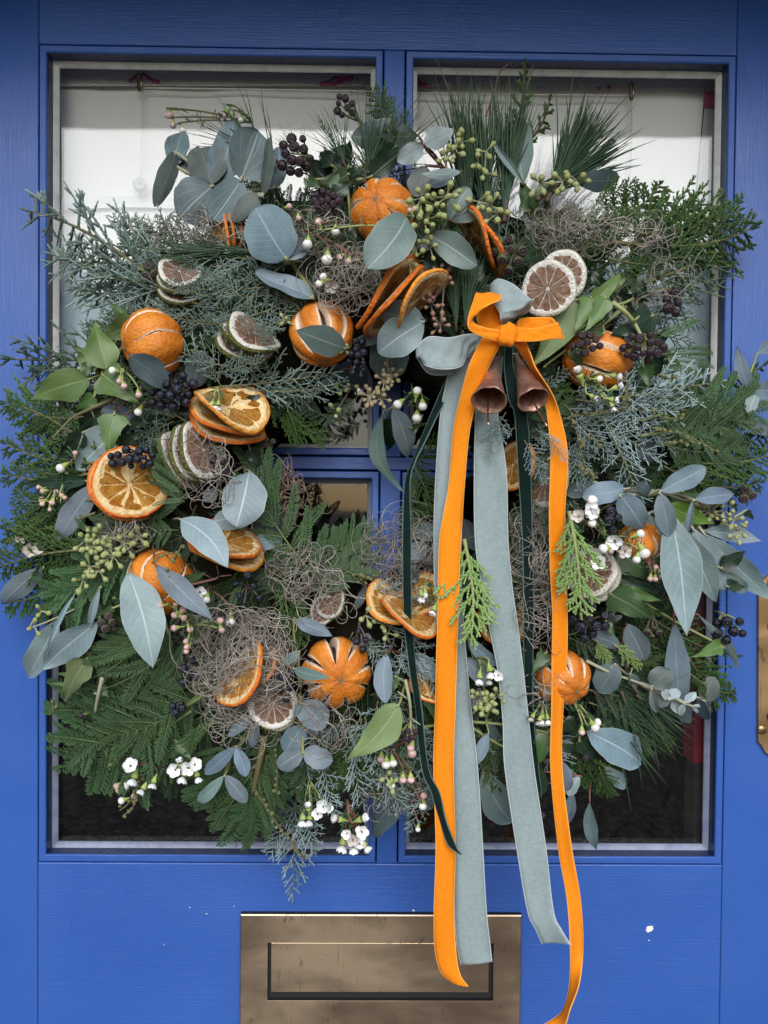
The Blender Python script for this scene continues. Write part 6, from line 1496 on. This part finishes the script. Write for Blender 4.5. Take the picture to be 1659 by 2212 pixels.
# ------------------------------------------------------------------ air plant
for (x, y, rx, ry, n, o) in ((440, 498, 150, 45, 60, .002), (745, 600, 62, 62, 70, .014), (690, 495, 60, 45, 40, .006), (1250, 490, 100, 50, 70, .002), (1375, 520, 90, 40, 40, .002), (1450, 630, 70, 60, 14, .006), (268, 1145, 52, 42, 45, .010), (455, 1035, 75, 50, 26, .022), (655, 1235, 75, 50, 48, .010), (700, 1290, 100, 50, 18, .020), (505, 1425, 92, 92, 130, .012), (560, 1365, 60, 45, 44, .010), (880, 1190, 90, 65, 90, .002), (1165, 1200, 60, 100, 90, .0), (1170, 1330, 50, 85, 50, .0), (525, 1555, 62, 60, 40, .006), (425, 960, 90, 28, 16, .030), (850, 1710, 80, 40, 22, -.004), (1165, 1480, 40, 60, 30, .004), (700, 1560, 60, 60, 24, .016), (600, 1470, 70, 75, 12, .032)):
    tangle(D1, x, y, rx, ry, int(n * 1.6), o)

# ------------------------------------------------------------------ bare woody twigs
def twig(label, pts, off, r0, r1, m=STEM_B):
    o = empty('bare_twig', PD(pts[0], off)); o['label'] = label; o['category'] = 'twig'
    add_stem(o, [PD(p, off + .003 * math.sin(i * 2)) for i, p in enumerate(pts)], r0, r1, m, 7, 'stem')
    g = Geo()
    for i in range(1, len(pts) - 1):
        p = PD(pts[i], off); e_ = PD((pts[i][0] + rnd.uniform(-26, 26), pts[i][1] + rnd.uniform(-26, 26)), off + .006)
        g.tube([tuple(p - o.location), tuple(p.lerp(e_, .5) - o.location), tuple(e_ - o.location)], [r1, r1 * .8, r1 * .4], 5)
    child('side_shoot', g.mesh('side_shoot', m), o)
twig('woody forked twig under the long ivy leaf at nine o\'clock', [R2(880, 230), R2(700, 310), R2(560, 380), R2(470, 470), R2(400, 540)], .012, .0020, .0008, STEM)
twig('thick pale green bent stalk above the ivy berry cluster', [R1(535, 630), R1(620, 690), R1(690, 770), R1(745, 870)], .018, .0024, .0016, STEM_G)
twig('straight pale stalk hanging under the feathery fronds', [R6(790, 1080), R6(760, 1210), R6(735, 1350)], .008, .0020, .0014, STEM_P)
twig('upright green grey stem bundle at the bottom of the wreath', [S3(140, 100), S3(95, 300), S3(50, 520)], .0, .0034, .0022, STEM)
twig('pale crooked stalk beside the dark ribbon over the lower mullion', [R8(485, 800), R8(515, 950), R8(525, 1080), R8(520, 1200)], .014, .0016, .0010, STEM_P)
twig('brown twig with thin shoots in front of the grey moss nest', [R7(180, 250), R7(430, 190), R7(470, 170), R7(560, 160)], .018, .0013, .0006, STEM_R)
twig('reddish stalk arching up among the upper pine needles', [(1050, 250), (1070, 190), (1080, 155), (1095, 140)], -.004, .0010, .0004, STEM_R)
twig('grey knobbly stalk along the fern fronds at four o\'clock', [S1(350, 665), S1(510, 745), S1(660, 800), S1(800, 850)], .004, .0016, .0010, STEM_P)

# ------------------------------------------------------------------ velvet ribbons
def ribbon(parent, name, rows, m, em, k=7, na=6, th=.0009, bow_=.0, edges=True, label=None, wr=0.0):
    """rows: the two edges (ax, ay, a depth, bx, by, b depth) along the ribbon"""
    c = catmull(rows, k); o = Vector(parent.location); A, B = [], []
    for r in c:
        A.append(P(r[0], r[1], r[2]) - o); B.append(P(r[3], r[4], r[5]) - o)
    V, U, n = [], [], len(A); L = 0; Ls = [0]
    for i in range(1, n): L += ((A[i] + B[i]) / 2 - (A[i - 1] + B[i - 1]) / 2).length; Ls.append(L)
    layers = []
    for i in range(n):
        t = ((A[min(i + 1, n - 1)] + B[min(i + 1, n - 1)]) - (A[max(i - 1, 0)] + B[max(i - 1, 0)])).normalized()
        w = (B[i] - A[i]); nn = t.cross(w).normalized() if w.length > 1e-6 else Vector((0, -1, 0))
        row = []
        for j in range(na + 1):
            u = j / na; p = A[i].lerp(B[i], u) + nn * (bow_ * 4 * u * (1 - u) * w.length + wr * (math.sin(i * .42 + 5 * u) * math.sin(math.pi * u) + .6 * math.sin(i * .95 - 9 * u + 1) * math.sin(math.pi * u))); row.append((p, nn, u))
        layers.append(row)
    for sgn in (1, -1):
        for i in range(n):
            for (p, nn, u) in layers[i]: V.append(tuple(p + nn * (th / 2 * sgn))); U.append((u, Ls[i] / .03))
    W = na + 1; F = []
    for i in range(n - 1):
        for j in range(na):
            q = i * W + j; F.append((q, q + 1, q + W + 1, q + W)); q += n * W; F.append((q, q + W, q + W + 1, q + 1))
        for j in (0, na):
            q = i * W + j; f = (q, q + W, q + W + n * W, q + n * W); F.append(f if j == 0 else f[::-1])
    for i in (0, n - 1):
        for j in range(na):
            q = i * W + j; F.append((q, q + 1, q + 1 + n * W, q + n * W))
    rb = child(name, mesh(name, V, F, m, uv=U), parent, label=label)
    if edges:
        g = Geo()
        for j in (0, na):
            pts = [layers[i][j][0] for i in range(n)]; d = [0]
            for i in range(1, n): d.append(d[-1] + (pts[i] - pts[i - 1]).length)
            cnt = max(8, int(d[-1] / .00075)); ts = np.linspace(0, d[-1], cnt)
            arr = np.array([tuple(p) for p in pts]); q = np.stack([np.interp(ts, d, arr[:, a]) for a in range(3)], 1)
            g.tube(q, np.where(np.arange(cnt) % 2 == 0, .00075, .00042), 4, cap=False)
        child('woven_edge', g.mesh('woven_edge', em, False), rb, kind='stuff')
    return rb
def rows8(cf, rows, d):
    return [(*cf(r[0], r[1]), d + r[2], *cf(r[3], r[4]), d + r[5]) for r in rows]
def tail(pts, wob=.0):
    """(left x, right x, y, depth[, tilt]) -> ribbon rows"""
    return [(p[0], p[2], p[3] - (p[4] if len(p) > 4 else 0), p[1], p[2] + (p[5] if len(p) > 5 else 0), p[3] + (p[4] if len(p) > 4 else 0)) for p in pts]

BD = .140
sage = empty('velvet_ribbon', P(1040, 770, BD - .01), 'wide sage grey velvet ribbon with loops behind the orange bow and two long tails', 'ribbon')
ribbon(sage, 'loop', rows8(C8, [(1010, 620, -.012, 1080, 600, -.012), (955, 400, .0, 1010, 270, .0), (1000, 400, .012, 1130, 268, .012), (1055, 480, .020, 1255, 372, .020), (1062, 535, .018, 1284, 400, .020), (1080, 556, .006, 1262, 470, .004), (1060, 540, -.006, 1190, 500, -.010), (1040, 600, -.012, 1090, 590, -.014)], BD), VEL_G, EDGE_G, 7, 12, wr=.0016)
ribbon(sage, 'loop', rows8(C8, [(930, 640, -.004, 850, 790, -.004), (820, 640, .004, 815, 800, .006), (690, 665, .012, 770, 870, .014), (540, 660, .016, 640, 888, .022), (460, 745, .012, 520, 860, .020), (475, 830, .004, 490, 800, .0), (560, 925, -.004, 600, 850, -.010), (740, 905, -.008, 760, 820, -.012), (870, 760, -.010, 860, 680, -.012)], BD), VEL_G, EDGE_G, 7, 12, wr=.0016)
ribbon(sage, 'tail', tail([(985, 1030, 770, .128), (968, 1025, 815, .132), (952, 1010, 896, .130), (941, 998, 1046, .128, .002), (938, 996, 1166, .126), (941, 998, 1300, .124), (958, 1012, 1480, .122, -.003), (973, 1031, 1659, .122), (979, 1042, 1827, .121, .003), (982, 1050, 1967, .119), (987, 1058, 2040, .119, -.002), (996, 1062, 2083, .120, .0, -6)]), VEL_G, EDGE_G, 8, bow_=.07)
ribbon(sage, 'tail', tail([(1040, 1085, 770, .122), (1032, 1080, 840, .124), (1028, 1075, 896, .127), (1025, 1093, 1016, .131, .003), (1027, 1097, 1166, .132), (1040, 1105, 1260, .132, -.002), (1055, 1117, 1345, .131), (1076, 1130, 1450, .130, .002), (1087, 1142, 1560, .130), (1091, 1153, 1659, .129, -.003), (1116, 1178, 1827, .127), (1140, 1195, 1967, .126, .003), (1158, 1212, 2008, .128, .006), (1171, 1233, 2038, .130, .010, 4)]), VEL_G, EDGE_G, 8, bow_=-.07)

green = empty('velvet_ribbon', P(1090, 780, BD - .012), 'narrow bottle green velvet ribbon with two dangling tails', 'ribbon')
ribbon(green, 'tail', tail([(985, 1012, 780, .126), (966, 988, 815, .129), (931, 946, 896, .130, .002), (907, 918, 955, .130, .004), (890, 897, 998, .131, .008), (875, 886, 1046, .134, .002), (870, 887, 1166, .134), (873, 889, 1327, .134, .002), (876, 892, 1378, .134), (886, 900, 1460, .134, -.003), (898, 911, 1528, .135, .003), (911, 925, 1659, .136), (932, 949, 1712, .137), (950, 963, 1771, .139, .003), (966, 982, 1822, .141), (982, 990, 1838, .142), (994, 998, 1846, .143)]), VEL_D, EDGE_D, 8, bow_=.06)
ribbon(green, 'tail', tail([(1092, 1108, 745, .134), (1090, 1108, 792, .138), (1099, 1127, 861, .140), (1112, 1138, 896, .138), (1120, 1146, 1016, .135, .002), (1129, 1149, 1166, .132), (1132, 1152, 1327, .129, -.002), (1131, 1151, 1378, .128), (1138, 1152, 1528, .125, .003), (1150, 1163, 1659, .120), (1158, 1168, 1700, .118), (1164, 1168, 1722, .117)]), VEL_D, EDGE_D, 8, bow_=.05)

# rusty bells hang in front of the sage tail
def bell(label, apex, mouth, w, tiltf, d):
    a = P(*apex, d - .004); wm = sz(w / 2, d + .02); c = P(*mouth, d + tiltf)
    ax = (c - a); L = ax.length; z = -ax.normalized()
    o = empty('bell', Matrix.Translation(a) @ z.to_track_quat('Z', 'Y').to_matrix().to_4x4(), label, 'bell', 'rusty bells under the bow')
    g = Geo(); t = .0012
    pr = [(.0012, .0), (wm * .10, -L * .06), (wm * .36, -L * .36), (wm * .64, -L * .66), (wm * .88, -L * .92), (wm, -L), (wm - t * .5, -L - t * .3), (wm - t, -L), (wm * .84, -L * .90), (wm * .58, -L * .64), (wm * .3, -L * .36), (.001, -L * .12)]
    n = 40; g.lathe(pr, n)
    V = [(x * (1 + .03 * math.sin(3 * math.atan2(y, x) + z_ * 90)), y * (1 + .03 * math.cos(2 * math.atan2(y, x) + 1)), z_ + .0006 * math.sin(7 * math.atan2(y, x))) for x, y, z_ in g.V]
    child('body', mesh('body', V, g.F, RUST, uv=g.U), o)
    g = Geo(); tt = np.linspace(-.3, 2 * math.pi - .3, 20); g.tube([(.0055 * math.sin(k) * .8, 0, .005 - .0065 * math.cos(k)) for k in tt], .0007, 6); child('wire_loop', g.mesh('wire_loop', COPPERWIRE), o)
    g = Geo(); g.tube(catmull([(0, 0, -L * .2), (wm * .06, 0, -L * .8), (wm * .02, .001, -L * 1.15), (-wm * .14, .002, -L * 1.55)], 6), .0009, 6); child('clapper', g.mesh('clapper', COPPERWIRE), o)
bell('rusty copper cone bell beside the broad orange tail', C8(1022, 800), C8(980, 1115), 76, .034, BD - .004)
bell('rusty copper cone bell beside the narrow orange tail', C8(1165, 775), C8(1296, 1112), 70, .032, BD - .010)

bow = empty('velvet_bow', P(1085, 715, BD + .012), 'orange velvet bow with two loops, a knot and two long tails', 'bow')
ribbon(bow, 'loop', rows8(C8, [(1075, 640, .012, 1010, 640, .010), (1062, 520, .010, 905, 560, .008), (1056, 400, .014, 893, 440, .012), (1055, 350, .022, 890, 340, .022), (1052, 392, .034, 862, 410, .036), (975, 425, .038, 836, 490, .042), (880, 490, .040, 824, 560, .044), (856, 545, .038, 842, 605, .042), (930, 588, .034, 905, 642, .036), (1065, 618, .028, 1035, 684, .028)], BD), VEL_O, EDGE_O, 7, 10, wr=.0006)
ribbon(bow, 'loop', rows8(C8, [(1170, 600, .010, 1180, 560, .008), (1220, 600, .004, 1212, 526, .002), (1320, 598, .002, 1330, 519, .0), (1400, 572, .006, 1425, 521, .004), (1432, 570, .014, 1455, 552, .014), (1512, 662, .026, 1470, 560, .026), (1440, 668, .032, 1398, 576, .032), (1300, 686, .032, 1300, 598, .030), (1150, 686, .026, 1180, 592, .022)], BD), VEL_O, EDGE_O, 7, 10, wr=.0006)
ribbon(bow, 'tail', tail([(1052, 1090, 712, BD + .016), (1042, 1084, 730, BD + .020, .0, 6), (1015, 1056, 786, BD + .018, -.004, 4), (997, 1034, 849, BD + .012), (980, 1014, 930, BD + .004, .002), (970, 1003, 1046, BD - .001), (957, 998, 1120, BD - .001, -.003), (949, 994, 1180, BD), (946, 989, 1327, BD - .002), (943, 986, 1420, BD - .004), (941, 983, 1528, BD - .004, .002), (937, 979, 1659, BD - .006), (942, 983, 1827, BD - .006, -.002), (938, 980, 1967, BD - .008), (940, 984, 2051, BD - .008, .003), (952, 993, 2098, BD - .004, .004, 6), (968, 1011, 2117, BD + .0, .008, 14)]), VEL_O, EDGE_O, 8, bow_=.075)
ribbon(bow, 'tail', tail([(1100, 1122, 715, BD + .012), (1108, 1134, 735, BD + .018), (1130, 1148, 770, BD + .016, .008), (1146, 1158, 796, BD + .014, .012), (1172, 1192, 849, BD + .010, .006), (1184, 1212, 906, BD + .006), (1190, 1226, 986, BD + .004), (1187, 1220, 1106, BD + .002, -.003), (1189, 1222, 1226, BD), (1194, 1225, 1327, BD, .002), (1193, 1224, 1420, BD - .002), (1192, 1216, 1528, BD - .004, -.004), (1190, 1214, 1659, BD - .006), (1206, 1234, 1827, BD - .008, .003), (1225, 1253, 1939, BD - .008), (1232, 1259, 2037, BD - .006, -.004), (1231, 1252, 2120, BD - .004, .006), (1218, 1232, 2178, BD - .002, .010), (1190, 1216, 2205, BD, .006, 16), (1150, 1170, 2225, BD, .004, 30)]), VEL_O, EDGE_O, 8, bow_=-.08)
def knot():
    V, F, U = [], [], []; nu, nv = 26, 26; c = P(*C8(1112, 640), BD + .026); rx, rz = sz(19, BD), sz(23, BD)
    for i in range(nu + 1):
        a = math.pi * i / nu
        for j in range(nv):
            b = 2 * math.pi * j / nv; s = lambda v: math.copysign(abs(v) ** .7, v)
            x = rx * s(math.sin(a)) * s(math.cos(b)); y = rx * .8 * s(math.sin(a)) * s(math.sin(b)); z = rz * s(math.cos(a))
            w = 1 + .07 * math.sin(5 * (x / rx) + 2 * z / rz) + .04 * math.sin(9 * x / rx - 3 * z / rz)
            x2 = x * w + z * .25; V.append((x2, y * w, z * w - x * .2)); U.append((j / nv, i / nu))
    for i in range(nu):
        for j in range(nv): F.append((i * nv + j, (i + 1) * nv + j, (i + 1) * nv + (j + 1) % nv, i * nv + (j + 1) % nv))
    child('knot', mesh('knot', V, F, VEL_O, uv=U), bow, Matrix.Translation(c - Vector(bow.location)))
knot()

# ------------------------------------------------------------------ labels that say where: by the nearest thing one can find
AN = [('the topmost whole orange', 825, 455), ('the whole orange in the ivy', 331, 745), ('the slit orange with the oval leaf', 695, 722), ('the whole orange behind ivy berries', 1290, 780), ('the orange behind long hanging leaves', 345, 1258), ('the star slit orange', 727, 1452),
      ('the gaping orange behind the narrow tail', 1216, 1466), ('the orange bow', 1100, 690), ('the rusty bells', 1100, 850), ('the large pale citrus slice', 1184, 624), ('the fanned triple orange stack', 497, 900), ('the big orange face slice', 279, 1047), ('the fanned lime slices', 415, 982),
      ('the silver dollar leaves', 480, 350), ('the slate blue heart leaf', 585, 515), ('the upper pine tufts', 1080, 330), ('the letter plate', 820, 2010), ('the pale slice by the lime green sprig', 1276, 1236), ('the lock plate', 1640, 1420), ('the glazing bar crossing', 850, 1000),
      ('the long pale leaves', 1480, 1240), ('the grey moss nest', 520, 1420), ('the ribbed amber slice', 885, 1326), ('the lower pane corner', 140, 1780), ('the tiny silvered leaves', 1480, 1515), ('the tilted orange slices', 850, 640), ('the small lime stack', 388, 608), ('the lime slices by the slit orange', 536, 735),
      ('the lower orange slice pair', 490, 1185), ('the overlapping pale leaves', 150, 1380), ('the roman blind hem', 1450, 430), ('the bright ribbon sprig', 1010, 1290), ('the slate leaves in pairs', 660, 1600), ('the long dark leaf by the mullion', 850, 1720), ('the low pale oval leaf', 1330, 1630), ('the blue black berries by the narrow tail', 1270, 1345), ('the brown moss edge', 622, 1068)]
used = {o.get('label') for o in sc.objects if o.get('label')}
def where(dx, dy):
    if abs(dx) > 1.8 * abs(dy): return 'left of' if dx < 0 else 'right of'
    if abs(dy) > 1.8 * abs(dx): return 'above' if dy < 0 else 'below'
    return ('above and ' if dy < 0 else 'below and ') + ('left of' if dx < 0 else 'right of')
for (o, desc, x, y) in PENDING:
    near = sorted(AN, key=lambda a: math.dist((x, y), a[1:]))
    opts = []
    for a in near[:4]:
        d = math.dist((x, y), a[1:])
        w = where(x - a[1], y - a[2])
        if d < 42: opts.append('%s right beside %s' % (desc, a[0]))
        opts.append('%s %s %s' % (desc, w, a[0]))
        opts.append('%s %s %s %s' % (desc, 'close' if d < 110 else 'well', w, a[0]))
    opts.append('%s between %s and %s' % (desc, near[0][0], near[1][0]))
    opts.append('%s between %s and %s' % (desc, near[0][0], near[2][0]))
    opts.append('%s between %s and %s' % (desc, near[1][0], near[2][0]))
    opts += ['%s pointing %s beside %s' % (desc, v, near[0][0]) for v in ('outwards', 'upwards', 'down', 'inwards')]
    for l in opts:
        if l not in used and len(l.split()) <= 16: break
    if len(l.split()) > 16 or l in used: l = next((c for c in ('%s %s %s' % (desc.replace('small tucked in ', v).replace('deep set ', v), p, a[0]) for v in ('', 'tiny ') for p in ('at', 'near', 'around') for a in near[:3]) if c not in used and len(c.split()) <= 16), l)
    used.add(l); o['label'] = l
    if not o.get('group'): o['group'] = {'berry_cluster': 'berry clusters in the wreath', 'seed_spray': 'seed pod sprays in the wreath', 'waxflower_sprig': 'waxflower sprigs in the wreath', 'air_plant': 'air plant tangles in the wreath', 'acacia_buds': 'acacia bud stalks in the wreath', 'gum_nut_cluster': 'gum nut clusters in the wreath', 'juniper_sprig': 'showy juniper sprigs', 'cypress_sprig': 'showy cypress sprigs', 'acacia_frond': 'showy acacia fronds', 'pine_tuft': 'pine tufts in the wreath'}.get(o.name.split('.')[0], 'wreath greenery')
for o in sc.objects:
    n = o.name.split('.')[0]
    if n in ('eucalyptus_sprig', 'ivy_sprig', 'bare_twig') and not o.get('group'): o['group'] = n.replace('_', ' ') + 's in the wreath'
